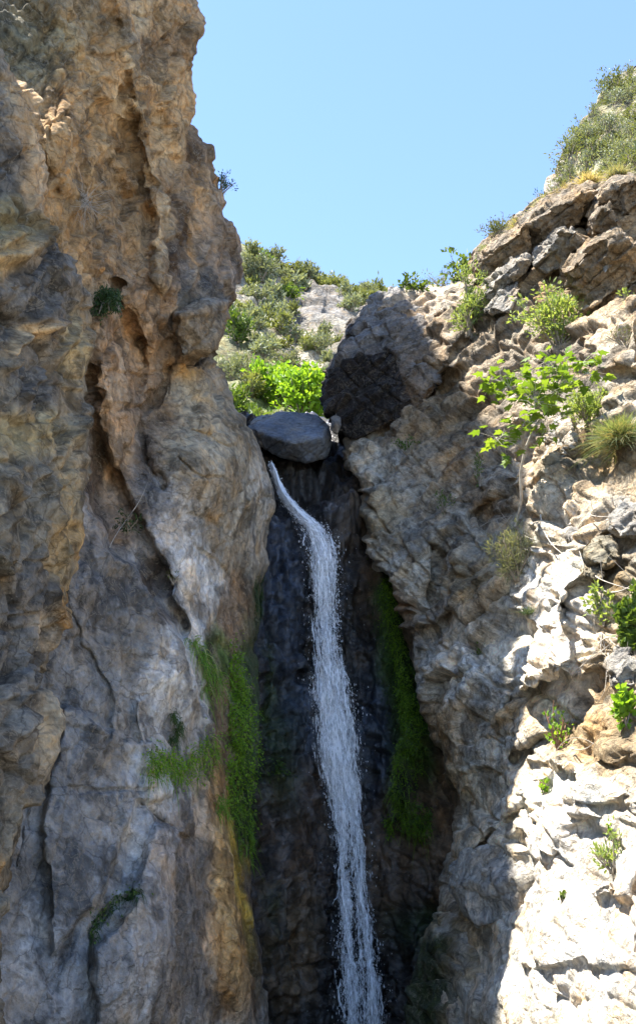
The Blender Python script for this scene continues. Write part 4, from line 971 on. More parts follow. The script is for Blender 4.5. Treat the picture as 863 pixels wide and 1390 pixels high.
def tuft(loc, w, h, kind, label, seed, n=260, width=0.012, droop=0.35, spread=0.8, cat='grass tuft', group=None, name='grass_tuft', up=1.0, dry=0.0):
    rng = np.random.default_rng(seed)
    e = empty(name, tuple(loc), label, cat, group)
    def make(kind, n, nm, k):
        L = Leaves()
        b = rng.normal(0, 0.12, (n, 3)) * np.array([w, w, 0.3 * h]); d = rng.normal(0, spread, (n, 3)) + np.array([0, -0.25, up]); d[:, 2] = np.abs(d[:, 2]) if up > 0 else d[:, 2]
        blades(L, b, d, rng, k * math.hypot(h, w / 2), width, droop)
        link(nm, L.mesh(nm), LEAF[kind], e)
    make(kind, n, 'leaves', 0.95)
    if dry: make('straw', int(n * dry), 'dry_leaves', 0.75)
    return e

def mpp(Y): return Y / FPX * 1.08            # metres per photo pixel at distance Y

def curtain(name, pts, grid, kind, label, seed, n, length, width, group=None, leaves=0, lk='bright', lsize=0.05, cat='grass patch', jitter=7.0, dry=0.0, out=0.5):
    """grass rooted along a band of wall and hanging down it; pts = (px, py, halfwidth px)"""
    rng = np.random.default_rng(seed)
    fx, fy, P = grid
    pts = np.array(pts, float)
    lo, hi = pts[:, :2].min(0) - 40, pts[:, :2].max(0) + 40
    m = (fx > lo[0]) & (fx < hi[0]) & (fy > lo[1]) & (fy < hi[1]); fx, fy, P = fx[m], fy[m], P[m]
    t = rng.uniform(0, len(pts) - 1.001, n); i = t.astype(int); f = t - i
    q = pts[i] * (1 - f[:, None]) + pts[i + 1] * f[:, None]
    x = q[:, 0] + rng.uniform(-1, 1, n) * q[:, 2]; y = q[:, 1] + rng.normal(0, jitter, n)
    base = np.array([P[np.argmin((fx - a) ** 2 + (fy - b) ** 2)] for a, b in zip(x, y)])
    o = np.array([base[:, 0].mean(), base[:, 1].mean(), base[:, 2].min()])
    e = empty(name, tuple(o), label, cat, group)
    vw = unit(CAM - o)
    base = base - o + vw * 0.02
    def grow(sel, kind, nm, k):
        L = Leaves(); b = base[sel]
        d = rng.normal(0, 0.35, (len(b), 3)) + vw * out + np.array([0, 0, 0.15])
        blades(L, b, d, rng, length * k, width, 1.05, 5)
        link(nm, L.mesh(nm), LEAF[kind], e)
    nd = int(n * dry)
    grow(slice(nd, n), kind, 'leaves', 1.0)
    if nd: grow(slice(0, nd), 'straw', 'dry_leaves', 0.8)
    if leaves:
        L = Leaves(); k = rng.integers(0, n, leaves)
        c = base[k] + rng.normal(0, 0.06, (leaves, 3)) + vw * rng.uniform(0.05, 0.25, (leaves, 1))
        leaf_quads(L, c, np.repeat(vw[None], leaves, 0) + np.array([0, 0, -0.5]), rng, lsize, lsize * 0.75)
        link('foliage', L.mesh('foliage'), LEAF[lk], e)
    return e
#--VEG--
# ---- right cliff
def onD(px, py, lift=0.0): return surf(px, py, gridD) + unit(CAM - surf(px, py, gridD)) * lift
def onB(px, py, lift=0.0): return surf(px, py, gridB) + unit(CAM - surf(px, py, gridB)) * lift
def onA(px, py, lift=0.0): return surf(px, py, gridA) + unit(CAM - surf(px, py, gridA)) * lift
def onC(px, py, lift=0.0): return surf(px, py, gridC) + unit(CAM - surf(px, py, gridC)) * lift
def szD(p, px): return mpp(p[1]) * px

def bushD(px, py, wpx, hpx, kind, label, seed, **kw):
    bk = kw.pop('behind', None); lf = kw.pop('lift', 0.05)
    p = onD(px, py, lf) if bk is None else at(px, py, float(depD(np.array([px]), np.array([py]))[0]) + bk)
    return bush(p, szD(p, wpx), szD(p, hpx), kind, label, seed, **kw)
def tuftD(px, py, wpx, hpx, kind, label, seed, **kw):
    bk = kw.pop('behind', None)
    p = onD(px, py, 0.03) if bk is None else at(px, py, float(depD(np.array([px]), np.array([py]))[0]) + bk); return tuft(p, szD(p, wpx), szD(p, hpx), kind, label, seed, **kw)

bushD(634, 452, 60, 104, 'pale', 'tall light green leafy shrub with upright stems below the skyline shrubs', 201, leaves=1300, ll=0.14, lw=0.045, nb=12, out=0.25)
bushD(750, 462, 106, 92, 'pale', 'wide pale green shrub under the tilted brown slabs', 202, leaves=1500, ll=0.13, lw=0.06, nb=14, out=0.3)
bushD(794, 578, 62, 74, 'pale', 'soft grey green bush right behind the big-leaved sapling', 203, leaves=1700, ll=0.08, lw=0.035, nb=12, out=0.3)
tuftD(848, 606, 70, 66, 'spiky', 'rounded spiky green clump at the right edge with dry brown skirts', 204, n=1900, width=0.012, droop=0.5, spread=0.75, dry=0.5, cat='grass clump')
bushD(712, 790, 62, 72, 'wiry', 'wiry straw coloured bush at the foot of the sapling', 205, leaves=1500, ll=0.15, lw=0.014, nb=18, out=0.3, cat='dry bush', name='dry_bush')
bushD(553, 618, 44, 26, 'green', 'small green plant on the shaded rock above the laminated face', 206, leaves=160, ll=0.07, lw=0.05, nb=7)
bushD(655, 660, 20, 52, 'green', 'thin upright green weed in the shade left of the sapling', 207, leaves=150, ll=0.09, lw=0.03, nb=5)
bushD(604, 700, 40, 36, 'green', 'small fern-like green plant in the middle of the shaded face', 208, leaves=150, ll=0.09, lw=0.035, nb=8)
bushD(648, 884, 28, 18, 'green', 'little dark green plant below the long crack', 209, leaves=90, ll=0.07, lw=0.05, nb=6)
tuftD(710, 832, 26, 16, 'spiky', 'low green grass tuft at the edge of the bright white slab', 210, n=120, width=0.012)
bushD(850, 880, 44, 95, 'green', 'dense dark green leafy climber hanging at the right edge', 211, leaves=900, ll=0.12, lw=0.10, nb=13, out=0.35)
bushD(806, 838, 44, 48, 'pale', 'light green leafy bush among dry roots beside the white slab', 212, leaves=300, ll=0.10, lw=0.08, nb=9, out=0.2)
bushD(856, 985, 24, 52, 'bright', 'bright yellow green leafy sprig at the right edge below the climber', 213, leaves=200, ll=0.12, lw=0.10, nb=7, out=0.3)
bushD(752, 1008, 40, 64, 'bright', 'sparse plant with reddish stems under the white slab', 214, leaves=110, ll=0.08, lw=0.06, nb=8, stem=M_RED, out=0.2)
bushD(734, 1070, 16, 12, 'bright', 'tiny green plant in a crack of the knobbly white ledges', 215, leaves=60, ll=0.06, lw=0.05, nb=5)
bushD(812, 1172, 46, 46, 'pale', 'feathery green plant growing between the lower white ledges', 216, leaves=330, ll=0.08, lw=0.03, nb=11)
bushD(818, 1128, 14, 26, 'bright', 'small bright sprig above the feathery green plant', 217, leaves=70, ll=0.07, lw=0.05, nb=4)
bushD(766, 1222, 14, 12, 'green', 'tiny dark plant beside the big rounded grey boulder', 218, leaves=40, ll=0.05, lw=0.04, nb=4)
bushD(846, 410, 30, 20, 'pale', 'small green sprout on the pale ledge at the right edge', 219, leaves=80, ll=0.1, lw=0.05, nb=5, out=.2)
bushD(838, 460, 60, 34, 'olive', 'thin dry olive bush on the pale rubble at the right edge', 220, leaves=220, ll=0.06, lw=0.02, nb=12, out=.2)
# skyline of the right cliff
bushD(622, 366, 62, 56, 'green', 'dark leafy bush standing out against the sky on the right skyline', 221, leaves=330, ll=0.16, lw=0.13, nb=7, lift=-0.2)
bushD(568, 396, 42, 36, 'green', 'small broad-leaved bush at the left end of the right skyline', 222, leaves=240, ll=0.14, lw=0.10, nb=8, lift=-0.3)
bushD(598, 386, 50, 30, 'olive', 'low dry olive scrub between the two skyline bushes', 223, leaves=340, ll=0.08, lw=0.03, nb=11, lift=-0.3)
bushD(678, 336, 50, 62, 'olive', 'feathery yellowish bush on the skyline above the tilted slabs', 224, leaves=800, ll=0.10, lw=0.03, nb=13, behind=0.5)
tuftD(668, 346, 30, 30, 'spiky', 'yellow green grass tuft at the foot of the feathery skyline bush', 225, n=300, width=0.02, behind=0.2)
for k, (x, y, l) in enumerate([(742, 284, 'dry grass tuft on the skyline left of the ledge crack'), (800, 252, 'dry grass tuft on top of the cracked ledge'), (838, 242, 'dry grass tuft nearest the right edge on top of the ledge'), (770, 268, 'dry grass tuft in the middle of the ledge top'), (708, 312, 'dry grass tuft next to the feathery skyline bush')]):
    tuftD(x, y, 46, 24, 'straw' if k % 2 else 'wiry', l, 230 + k, n=420, width=0.02, droop=0.4, dry=0.6, behind=0.7, group='dry grass along the top of the right cliff')

# big-leaved sapling
def sapling():
    rng = np.random.default_rng(250)
    base = onD(706, 722, 0.15); Y0 = base[1]; k = mpp(Y0)
    e = empty('maple_sapling', tuple(base), 'slender sapling with big bright green lobed leaves on the rock slope', 'sapling')
    def q(px, py, dy=-0.9): return at(px, py, Y0 + dy) - base
    S = Leaves()
    trunk = np.array([(0, 0, -0.1), q(707, 680, -.3), q(706, 640, -.5), q(712, 610, -.7), q(722, 585, -.8), q(738, 560, -.9), q(752, 535, -1.0), q(760, 505, -1.0)])
    tube(S, trunk, 0.032, 0.013, 7)
    tips = [(680, 518, 3, -1.2), (705, 508, 5, -1.3), (690, 525, 4, -1.3), (668, 522, 3, -1.2), (738, 492, 4, -1.0), (735, 515, 5, -1.4), (752, 512, 4, -1.5), (726, 545, 6, -1.5), (745, 540, 5, -1.2), (715, 538, 4, -1.3),
            (765, 520, 4, -1.0), (790, 492, 5, -1.0), (796, 507, 4, -1.2), (782, 500, 3, -1.0), (712, 572, 3, -1.3), (740, 570, 4, -1.1), (742, 578, 3, -.9), (708, 588, 3, -1.2), (682, 590, 4, -1.3), (672, 594, 3, -1.2), (758, 530, 4, -1.4)]
    C, D = [], []
    for x, y, m, dy in tips:
        t = q(x, y, dy)
        j = np.argmin([np.linalg.norm(p - t) + (0.6 if p[2] > t[2] + 0.1 else 0) for p in trunk[2:]]) + 2
        b = curve(trunk[j], t, rng, 0.1, 7, 0.06); tube(S, b, 0.012, 0.005, 5)
        for _ in range(int(m * 3.6)):
            o = rng.normal(0, 0.19, 3) + np.array([0, 0, 0.02]); d = unit(o + np.array([0, 0, -0.1]) + 0.5 * unit(t - trunk[j]) * 0.1)
            tube(S, [t, t + o * 0.5, t + o], 0.004, 0.003, 4)
            C.append(t + o); D.append(d)
    L = Leaves(); palmate(L, C, D, rng, 0.175)
    link('foliage', L.mesh('foliage'), LEAF['maple'], e)
    link('trunk', S.mesh('trunk', True), plain('pale_bark', (0.36, 0.32, 0.26), 0.85), e)
sapling()

# dead branches and roots
def deadwood(base, paths, r, label, seed, cat='dead branch', name='dead_branch', twigs=0):
    rng = np.random.default_rng(seed)
    base = np.array(base); L = Leaves()
    for p0, p1 in paths:
        c = curve(np.array(p0) - base, np.array(p1) - base, rng, 0.14, 9)
        tube(L, c, r * rng.uniform(.45, .9), r * .2, 5)
        for _ in range(twigs):
            k = rng.integers(2, 9); tube(L, curve(c[k], c[k] + rng.normal(0, 0.22, 3), rng, .15, 5), r * .35, r * .12, 4)
    o = link(name, L.mesh(name, True), M_DEAD); o.location = base
    return tag(o, label, cat)
def pD(px, py, l): return onD(px, py, l)
deadwood(pD(718, 790, .1), [(pD(650, 712, .3), pD(690, 698, .5)), (pD(690, 698, .5), pD(716, 706, .4)), (pD(690, 698, .5), pD(676, 720, .3))], 0.018, 'forked pale dead branch sticking out left of the sapling trunk', 260, twigs=2)
deadwood(pD(735, 740, .1), [(pD(700, 705, .2), pD(760, 748, .25)), (pD(760, 748, .25), pD(795, 775, .1))], 0.02, 'thin dark twig lying across the top of the white slab', 261)
rt = pD(800, 850, .2)
deadwood(rt, [(rt, pD(802, 930, .35)), (rt, pD(780, 900, .3)), (rt, pD(830, 890, .3)), (pD(800, 870, .3), pD(770, 915, .3)), (pD(802, 880, .3), pD(822, 905, .25)), (rt, pD(790, 880, .3)), (pD(800, 862, .3), pD(845, 880, .2))], 0.016, 'bleached dead roots hanging down beside the white slab', 262, 'dead roots', 'dead_roots', 3)
deadwood(pD(836, 800, .2), [(pD(800, 782, .2), pD(863, 800, .3)), (pD(815, 800, .2), pD(866, 770, .3)), (pD(830, 822, .2), pD(870, 830, .2))], 0.02, 'grey dead branches tangled near the right edge above the climber', 263, twigs=3)
deadwood(pD(770, 1014, .1), [(pD(745, 1010, .2), pD(815, 1018, .2)), (pD(770, 1012, .2), pD(805, 1002, .3))], 0.014, 'short dry twig lying under the reddish stemmed plant', 264)
deadwood(pD(790, 720, .1), [(pD(735, 700, .2), pD(780, 760, .2)), (pD(760, 710, .2), pD(830, 735, .25)), (pD(800, 700, .2), pD(840, 690, .25)), (pD(812, 735, .2), pD(850, 705, .25)), (pD(790, 690, .2), pD(812, 660, .3))], 0.022, 'scattered grey dead sticks on the rubble right of the sapling', 265, twigs=1)

# ---- left cliff
pw = onA(108, 268, 0.1) if False else onB(128, 275, 0.55)
rng0 = np.random.default_rng(270)
deadwood(pw, [(pw, pw + np.array([rng0.uniform(-.16, .22), -0.15, rng0.uniform(-.35, .25)])) for _ in range(26)] + [(pw, pw + np.array([.02, -.1, -.62]))], 0.011, 'white dried weed clinging to the left cliff', 270, 'dry weed', 'dry_weed', 3)
def bushB(px, py, wpx, hpx, kind, label, seed, **kw):
    p = onB(px, py, kw.pop('lift', 0.1)); return bush(p, szD(p, wpx), szD(p, hpx), kind, label, seed, **kw)
bushB(148, 418, 44, 74, 'dark', 'dark green feathery bush hanging on the left cliff face', 271, leaves=2200, ll=0.07, lw=0.025, nb=18, out=0.5, droop=0.75, lift=0.25)
p_ = at(298, 266, 23.0)
bush(p_, 0.5, 0.75, 'dark', 'dark twiggy bush peeping out behind the left cliff edge', 272, leaves=300, ll=0.07, lw=0.03, nb=8, lean=(0.25, 0, 0))
bushB(172, 722, 40, 34, 'dark', 'small leafy plant growing in the crevice of the left cliff', 273, leaves=130, ll=0.09, lw=0.03, nb=8, out=0.8, droop=0.2, lift=0.5)
s0 = onB(184, 692, .6)
deadwood(s0, [(onB(152, 742, .7), s0), (s0, onB(200, 655, .6))], 0.010, 'thin pale stalk rising from the crevice of the left cliff', 274, 'dry stalk', 'dry_stalk')
bushB(232, 790, 22, 20, 'olive', 'little dry plant on the lip of the crevice', 275, leaves=80, ll=0.06, lw=0.02, nb=6, out=.4, lift=.2)

curtain('grass_patch', [(262, 868, 4), (278, 890, 9), (290, 912, 14), (292, 940, 12)], gridB, 'grass', 'grass hanging from the lower end of the crevice', 280, 500, 0.42, 0.013, 'hanging grass by the waterfall', dry=0.25)
curtain('grass_patch', [(322, 895, 8), (326, 935, 16), (330, 975, 20), (334, 1010, 20), (330, 1050, 20), (326, 1085, 14)], gridB, 'grass', 'long curtain of bright grass and leaves on the mossy pillar left of the waterfall', 281, 900, 0.27, 0.014, 'hanging grass by the waterfall', leaves=2300, lk='bright', lsize=0.065, jitter=18, dry=0.12)
curtain('grass_patch', [(330, 1085, 14), (335, 1120, 12), (340, 1160, 9)], gridB, 'grass', 'thinner growth trailing below the long curtain of grass', 295, 420, 0.26, 0.013, 'hanging grass by the waterfall', leaves=420, lk='green', lsize=0.06, jitter=12)
curtain('grass_patch', [(202, 1032, 5), (222, 1038, 10), (248, 1042, 16), (275, 1036, 18), (290, 1005, 10)], gridB, 'grass', 'wide tuft of drooping grass on the grey slab left of the long curtain', 282, 900, 0.26, 0.013, 'hanging grass by the waterfall', dry=0.18, jitter=11, leaves=900, lk='bright', lsize=.05)
curtain('grass_patch', [(238, 968, 4), (246, 978, 5), (246, 996, 4), (232, 1010, 3)], gridB, 'dark', 'small curved tuft of dark moss and grass above the wide tuft', 283, 320, 0.16, 0.012, 'hanging grass by the waterfall', jitter=4)
curtain('grass_patch', [(126, 1275, 2), (132, 1250, 3), (150, 1232, 3), (178, 1214, 7), (190, 1212, 4)], gridB, 'dark', 'thin line of plants in the low crack at the bottom of the slab', 284, 260, 0.16, 0.013, 'hanging grass by the waterfall', jitter=4, leaves=80, lk='green', lsize=.05)
curtain('grass_patch', [(300, 1088, 5), (305, 1100, 6)], gridB, 'grass', 'small separate tuft of grass under the wide tuft', 285, 130, 0.3, 0.013, 'hanging grass by the waterfall')
curtain('moss_patch', [(355, 790, 10), (358, 815, 12), (356, 835, 9)], gridB, 'dark', 'dark moss cushion on the brown overhang left of the upper fall', 286, 420, 0.12, 0.016, None, cat='moss', jitter=8)
curtain('leafy_patch', [(372, 1040, 8), (380, 1050, 8)], gridC, 'green', 'small leafy plant on the wet rock right of the long grass curtain', 287, 40, 0.2, 0.012, None, leaves=110, lk='green', lsize=0.085, cat='plant')
curtain('leafy_patch', [(338, 1120, 5), (342, 1150, 5)], gridB, 'grass', 'few yellow green leaves low on the mossy pillar', 288, 40, 0.2, 0.012, None, leaves=90, lk='bright', lsize=0.07, cat='plant')
# right of the fall
curtain('moss_patch', [(516, 800, 5), (530, 840, 7), (542, 885, 8), (550, 930, 8), (558, 970, 12), (566, 1000, 14), (566, 1040, 16), (562, 1080, 18)], gridC, 'bright', 'band of bright moss down the right side of the waterfall', 290, 1900, 0.13, 0.018, None, cat='moss', jitter=20, leaves=1800, lk='bright', lsize=0.055)
curtain('moss_patch', [(508, 800, 8), (520, 850, 12), (530, 900, 14), (538, 960, 14), (546, 1010, 14)], gridC, 'dark', 'dark moss between the waterfall and the bright moss band', 296, 1000, 0.12, 0.018, None, cat='moss', jitter=22)
curtain('fern_patch', [(570, 1015, 10), (574, 1035, 12), (570, 1052, 9)], gridC, 'bright', 'leafy green ferns at the lower end of the bright moss', 291, 200, 0.25, 0.014, None, leaves=330, lk='green', lsize=0.085, cat='ferns')
curtain('fern_patch', [(552, 1092, 10), (566, 1105, 18), (572, 1120, 18), (566, 1132, 10)], gridC, 'bright', 'drooping clump of ferns low on the right of the waterfall', 292, 420, 0.32, 0.015, None, leaves=420, lk='green', lsize=0.085, cat='ferns')
curtain('fern_patch', [(524, 1118, 5), (532, 1126, 5)], gridC, 'bright', 'small bright fern nearest the falling water', 293, 60, 0.22, 0.014, None, leaves=90, lk='bright', lsize=0.075, cat='ferns')
curtain('moss_patch', [(510, 745, 4), (515, 775, 4)], gridC, 'dark', 'few dark plants beside the upper fall', 294, 120, 0.15, 0.014, None, leaves=40, lk='green', lsize=0.07, cat='moss')

# ---- far hillside in the gap
def hillbush(px, py, wpx, hpx, kind, label, seed, grid=gridH, **kw):
    p = surf(px, py, grid); k = mpp(p[1]); return bush(p - np.array([0, 0, 0.1 * k * hpx]), k * wpx, k * hpx, kind, label, seed, **kw)
hillbush(376, 545, 72, 88, 'bright', 'bright yellow green tree behind the wedged boulder', 301, cat='tree', name='tree', leaves=1500, ll=0.26, lw=0.17, nb=16)
hillbush(416, 566, 92, 92, 'bright', 'larger bright green tree touching the huge dark boulder', 302, cat='tree', name='tree', leaves=1900, ll=0.26, lw=0.18, nb=18)
hillbush(322, 472, 46, 72, 'green', 'mid green bush against the edge of the left cliff', 303, leaves=1000, ll=0.26, lw=0.16, nb=12)
hillbush(322, 528, 62, 58, 'sage', 'pale grey green shrub left of the bright trees', 304, leaves=1500, ll=0.18, lw=0.06, nb=16)
hillbush(335, 565, 36, 24, 'green', 'low dark shrub at the foot of the pale grey green shrub', 305, leaves=600, ll=0.2, lw=0.12, nb=10)
hillbush(432, 478, 44, 40, 'sage', 'round sage shrub in front of the grey outcrop', 306, leaves=1100, ll=0.25, lw=0.08, nb=12)
hillbush(392, 492, 40, 34, 'sage', 'grey sage shrub above the bright trees', 307, leaves=800, ll=0.25, lw=0.08, nb=12)
hillbush(356, 575, 44, 22, 'olive', 'pale low shrub beside the wedged boulder', 308, leaves=600, ll=0.18, lw=0.06, nb=10)
hillbush(330, 338, 20, 38, 'dark', 'small dark tree on the skyline next to the left cliff', 309, cat='tree', name='tree', leaves=700, ll=0.3, lw=0.14, nb=9)
hillbush(352, 385, 54, 62, 'sage', 'largest grey green shrub near the skyline of the far hill', 310, leaves=1500, ll=0.36, lw=0.13, nb=15)
hillbush(455, 396, 40, 30, 'olive', 'rounded shrub on the far skyline near the middle of the gap', 311, leaves=900, ll=0.36, lw=0.14, nb=12)
# copies of three kinds over the slope
def copy_tree(o):
    c = o.copy(); COL.objects.link(c)
    for ch in o.children:
        d = ch.copy(); COL.objects.link(d); d.parent = c
    return c
rngh = np.random.default_rng(320)
protos = []
for kind, lb, sd in (('sage', 'small grey green shrub on the far hillside in the gap', 321), ('olive', 'small yellow green shrub on the far hillside in the gap', 322), ('green', 'small mid green shrub on the far hillside in the gap', 323)):
    protos.append(bush((0, 0, 0), 1.7, 1.3, kind, lb, sd, leaves=420, ll=0.3, lw=0.13, nb=11, group=lb.replace('small', 'small').replace(' shrub', ' shrubs')))
spots = [(372, 366, 0), (390, 368, 1), (405, 374, 1), (420, 376, 0), (436, 380, 1), (470, 392, 0), (486, 396, 1), (500, 400, 0), (515, 402, 1), (378, 382, 0), (398, 388, 1), (468, 408, 0), (488, 412, 1), (330, 372, 1),
         (336, 402, 0), (345, 420, 0), (372, 405, 0), (392, 404, 2), (330, 432, 1), (368, 430, 0), (474, 428, 0), (350, 452, 0), (376, 456, 1), (400, 462, 0), (352, 478, 0), (362, 505, 0), (350, 520, 1), (500, 418, 1), (310, 452, 0), (524, 404, 0),
         (340, 352, 0), (350, 358, 1), (362, 360, 0), (384, 366, 1), (428, 372, 0), (446, 384, 1), (454, 388, 0), (478, 394, 1), (494, 400, 0), (508, 404, 0), (520, 408, 1), (532, 406, 0), (356, 372, 2), (344, 386, 1), (366, 392, 0), (384, 396, 1), (404, 392, 0), (388, 418, 0), (352, 410, 1), (340, 442, 0), (360, 442, 1), (384, 440, 0), (398, 428, 1), (484, 424, 1), (460, 462, 1), (440, 462, 0), (368, 478, 0), (384, 474, 1), (414, 478, 1), (340, 498, 1), (356, 492, 0),
         (340, 545, 1), (318, 560, 2), (365, 580, 1), (345, 585, 2), (440, 520, 2), (446, 500, 0)]
used = [0, 0, 0]
for x, y, k in spots:
    o = protos[k] if not used[k] else copy_tree(protos[k])
    used[k] = 1
    p = surf(x, y, gridH); s_ = rngh.uniform(0.75, 1.35) * (0.5 + 0.5 * p[1] / 80)
    o.location = p - np.array([0, 0, 0.15]); o.rotation_euler = (0, 0, rngh.uniform(0, 6.28)); o.scale = (s_ * rngh.uniform(.9, 1.3), s_, s_ * rngh.uniform(.8, 1.2))
# ---- brushy hillside at the upper right
def gb(px, py, wpx, hpx, kind, label, seed, **kw): return hillbush(px, py, wpx, hpx, kind, label, seed, grid=gridG, **kw)
gb(728, 282, 26, 36, 'dark', 'dark grey twiggy bush on the edge of the upper right hillside', 331, leaves=420, ll=0.12, lw=0.04, nb=12)
gb(742, 240, 22, 22, 'dark', 'smaller dark bush higher up the edge of the upper right hillside', 332, leaves=260, ll=0.12, lw=0.04, nb=9)
gb(835, 135, 70, 64, 'olive', 'broad green shrub at the top right corner against the sky', 333, leaves=1500, ll=0.14, lw=0.07, nb=18)
gb(795, 208, 60, 50, 'sage', 'grey green shrub below the bare rock of the upper right hillside', 334, leaves=1300, ll=0.13, lw=0.05, nb=16)
protog = []
for kind, lb, sd in (('sage', 'small sage shrub on the steep hillside at the upper right', 341), ('olive', 'small olive shrub on the steep hillside at the upper right', 342)):
    protog.append(bush((0, 0, 0), 1.0, 0.8, kind, lb, sd, leaves=420, ll=0.13, lw=0.05, nb=12, group=lb.replace(' shrub', ' shrubs')))
used = [0, 0]
gsp = [(846, 215, 0), (828, 190, 0), (850, 140, 0), (836, 150, 0), (815, 176, 0), (800, 190, 0), (782, 205, 0), (866, 210, 0), (850, 175, 0), (870, 145, 1), (812, 212, 0), (772, 238, 0), (792, 228, 0), (856, 110, 0), (875, 185, 0), (842, 190, 1), (824, 208, 1), (866, 232, 1), (848, 228, 0), (852, 95, 1), (845, 118, 0), (822, 140, 1), (806, 162, 0), (788, 190, 1), (774, 214, 0), (760, 232, 1), (848, 160, 1), (830, 172, 1), (858, 190, 0), (812, 196, 1), (840, 205, 1), (858, 222, 0), (820, 226, 0), (785, 236, 0), (800, 246, 1), (766, 258, 1), (840, 236, 1), (780, 222, 1), (862, 130, 1), (870, 110, 0), (868, 165, 1), (748, 262, 0), (790, 258, 1), (815, 245, 1), (880, 205, 1), (756, 276, 1), (834, 222, 0), (806, 214, 1)]
for x, y, k in gsp:
    o = protog[k] if not used[k] else copy_tree(protog[k])
    used[k] = 1
    p = surf(x, y, gridG); s_ = rngh.uniform(0.7, 1.25)
    o.location = p - np.array([0, 0, 0.1]); o.rotation_euler = (0, 0, rngh.uniform(0, 6.28)); o.scale = (s_ * rngh.uniform(.9, 1.3), s_, s_ * rngh.uniform(.8, 1.2))

# ------------------------------------------------------------------ the waterfall
def waterfall():
    rng = np.random.default_rng(400)
    N = NT('white_water')
    bs = N.n('BsdfPrincipled', Roughness=0.25); bs.inputs['Base Color'].default_value = (0.95, 0.97, 1.0, 1); bs.inputs['Subsurface Weight'].default_value = 0.0
    tr = N.n('BsdfTranslucent'); tr.inputs['Color'].default_value = (0.86, 0.9, 0.95, 1)
    mx = N.n('MixShader'); mx.inputs[0].default_value = 0.12; N.l(bs.outputs[0], mx.inputs[1]); N.l(tr.outputs[0], mx.inputs[2]); N.l(mx.outputs[0], N.out.inputs['Surface'])
    WH = N.m
    main = [(368, 630), (376, 652), (384, 672), (398, 690), (412, 704), (424, 716), (434, 735), (439, 760), (440, 800), (440, 840), (443, 880), (449, 920), (453, 960), (455, 1000), (461, 1040), (466, 1080), (470, 1110), (475, 1150), (478, 1200), (482, 1250), (486, 1300), (490, 1350), (494, 1410)]
    hw = [4, 5, 7, 9, 13, 19, 23, 24, 24, 24, 26, 31, 35, 35, 31, 28, 27, 28, 28, 30, 33, 36, 38]
    py = np.array([p[1] for p in main], float); pxs = np.array([p[0] for p in main], float)
    dep = np.array([surf(x, y, gridC)[1] for x, y in main]) - 0.3
    dep[:6] -= 0.25; dep = np.minimum.accumulate(dep)                       # the water never moves back under the rock
    dep = np.convolve(np.pad(dep, 2, mode='edge'), np.ones(5) / 5, 'valid')
    cen = at(pxs, py, dep)
    seg = np.r_[0, np.cumsum(np.linalg.norm(np.diff(cen, axis=0), axis=1))]; LEN = seg[-1]
    half = np.array(hw) * dep / FPX * 1.05
    def pos(s, u, w):
        s = np.clip(s, 0, LEN)
        c = np.stack([np.interp(s, seg, cen[:, k]) for k in range(3)], -1)
        h = np.interp(s, seg, half)
        c[..., 0] += u * h; c[..., 1] += w - 0.12 * h
        return c
    sbase = np.interp(1100, py, seg)
    e = empty('waterfall', tuple(cen[-1]), 'narrow white waterfall dropping down the black rock wall', 'waterfall')
    o = cen[-1]
    # strands
    L = Leaves(); n = 160
    s0 = rng.uniform(-0.3, LEN, n); s0[:80] = rng.uniform(-0.3, np.interp(760, py, seg), 80)
    ln = rng.uniform(0.15, 0.8, n) * np.where(s0 > LEN * .3, 1.3, 0.7)
    streams = rng.uniform(0, 1, n)
    u0 = np.clip(rng.normal(0, 0.34, n), -0.7, 0.7)
    for i in range(n):
        k = 9; t = np.linspace(0, 1, k); s = s0[i] + ln[i] * t
        low = sstep(s, sbase - 0.6, sbase + 1.2)
        tgt = np.where(streams[i] < 0.5, -0.36, 0.36) + 0.14 * rng.normal()
        u = u0[i] * (1 - low) + (tgt if streams[i] < 0.82 else u0[i] * 1.1) * low + 0.10 * np.sin(s * rng.uniform(2, 5) + rng.uniform(0, 6)) + np.cumsum(rng.normal(0, .03, k))
        w = rng.normal(0, 0.07)
        c = pos(s, u, w) - o
        wd = rng.uniform(0.005, 0.02) * np.sin(math.pi * np.clip(t * .94 + .03, 0, 1)) ** 0.6 * (1 + 0.5 * rng.normal(0, 1, k).clip(-1, 1)) * (1.25 if s0[i] < LEN * 0.2 else 1.0)
        T = unit(np.gradient(c, axis=0)); S_ = unit(np.cross(T, np.array([0, -1.0, 0.0]))); F = np.cross(S_, T)
        a = c - S_ * wd[:, None]; b = c + S_ * wd[:, None]; f = c + F * wd[:, None] * 0.8 * (1 if F[0, 1] < 0 else -1)
        v = np.stack([a, f, b], 1).reshape(-1, 3); ii = np.arange(k - 1)[:, None] * 3
        L.add(v, np.concatenate([ii + np.array([[0, 1, 4, 3]]), ii + np.array([[1, 2, 5, 4]]), ii + np.array([[2, 0, 3, 5]])]))
    strands = L
    # silky veil: three thin sheets of falling water broken into streaks
    M2 = NT('water_veil')
    fl = M2.n('Attribute', attribute_name='flow').outputs['Vector']
    mp = M2.n('Mapping'); mp.inputs['Scale'].default_value = (5.0, 1.15, 1.0); M2.l(fl, mp.inputs['Vector'])
    n1 = M2.n('TexNoise', Scale=1.0, Detail=7.0, Roughness=0.66, Distortion=0.35); M2.l(mp.outputs[0], n1.inputs['Vector'])
    mq = M2.n('Mapping'); mq.inputs['Scale'].default_value = (15.0, 5.5, 1.0); M2.l(fl, mq.inputs['Vector'])
    n2 = M2.n('TexNoise', Scale=1.0, Detail=5.0, Roughness=0.7); M2.l(mq.outputs[0], n2.inputs['Vector'])
    den = M2.n('Attribute', attribute_name='dense').outputs['Fac']
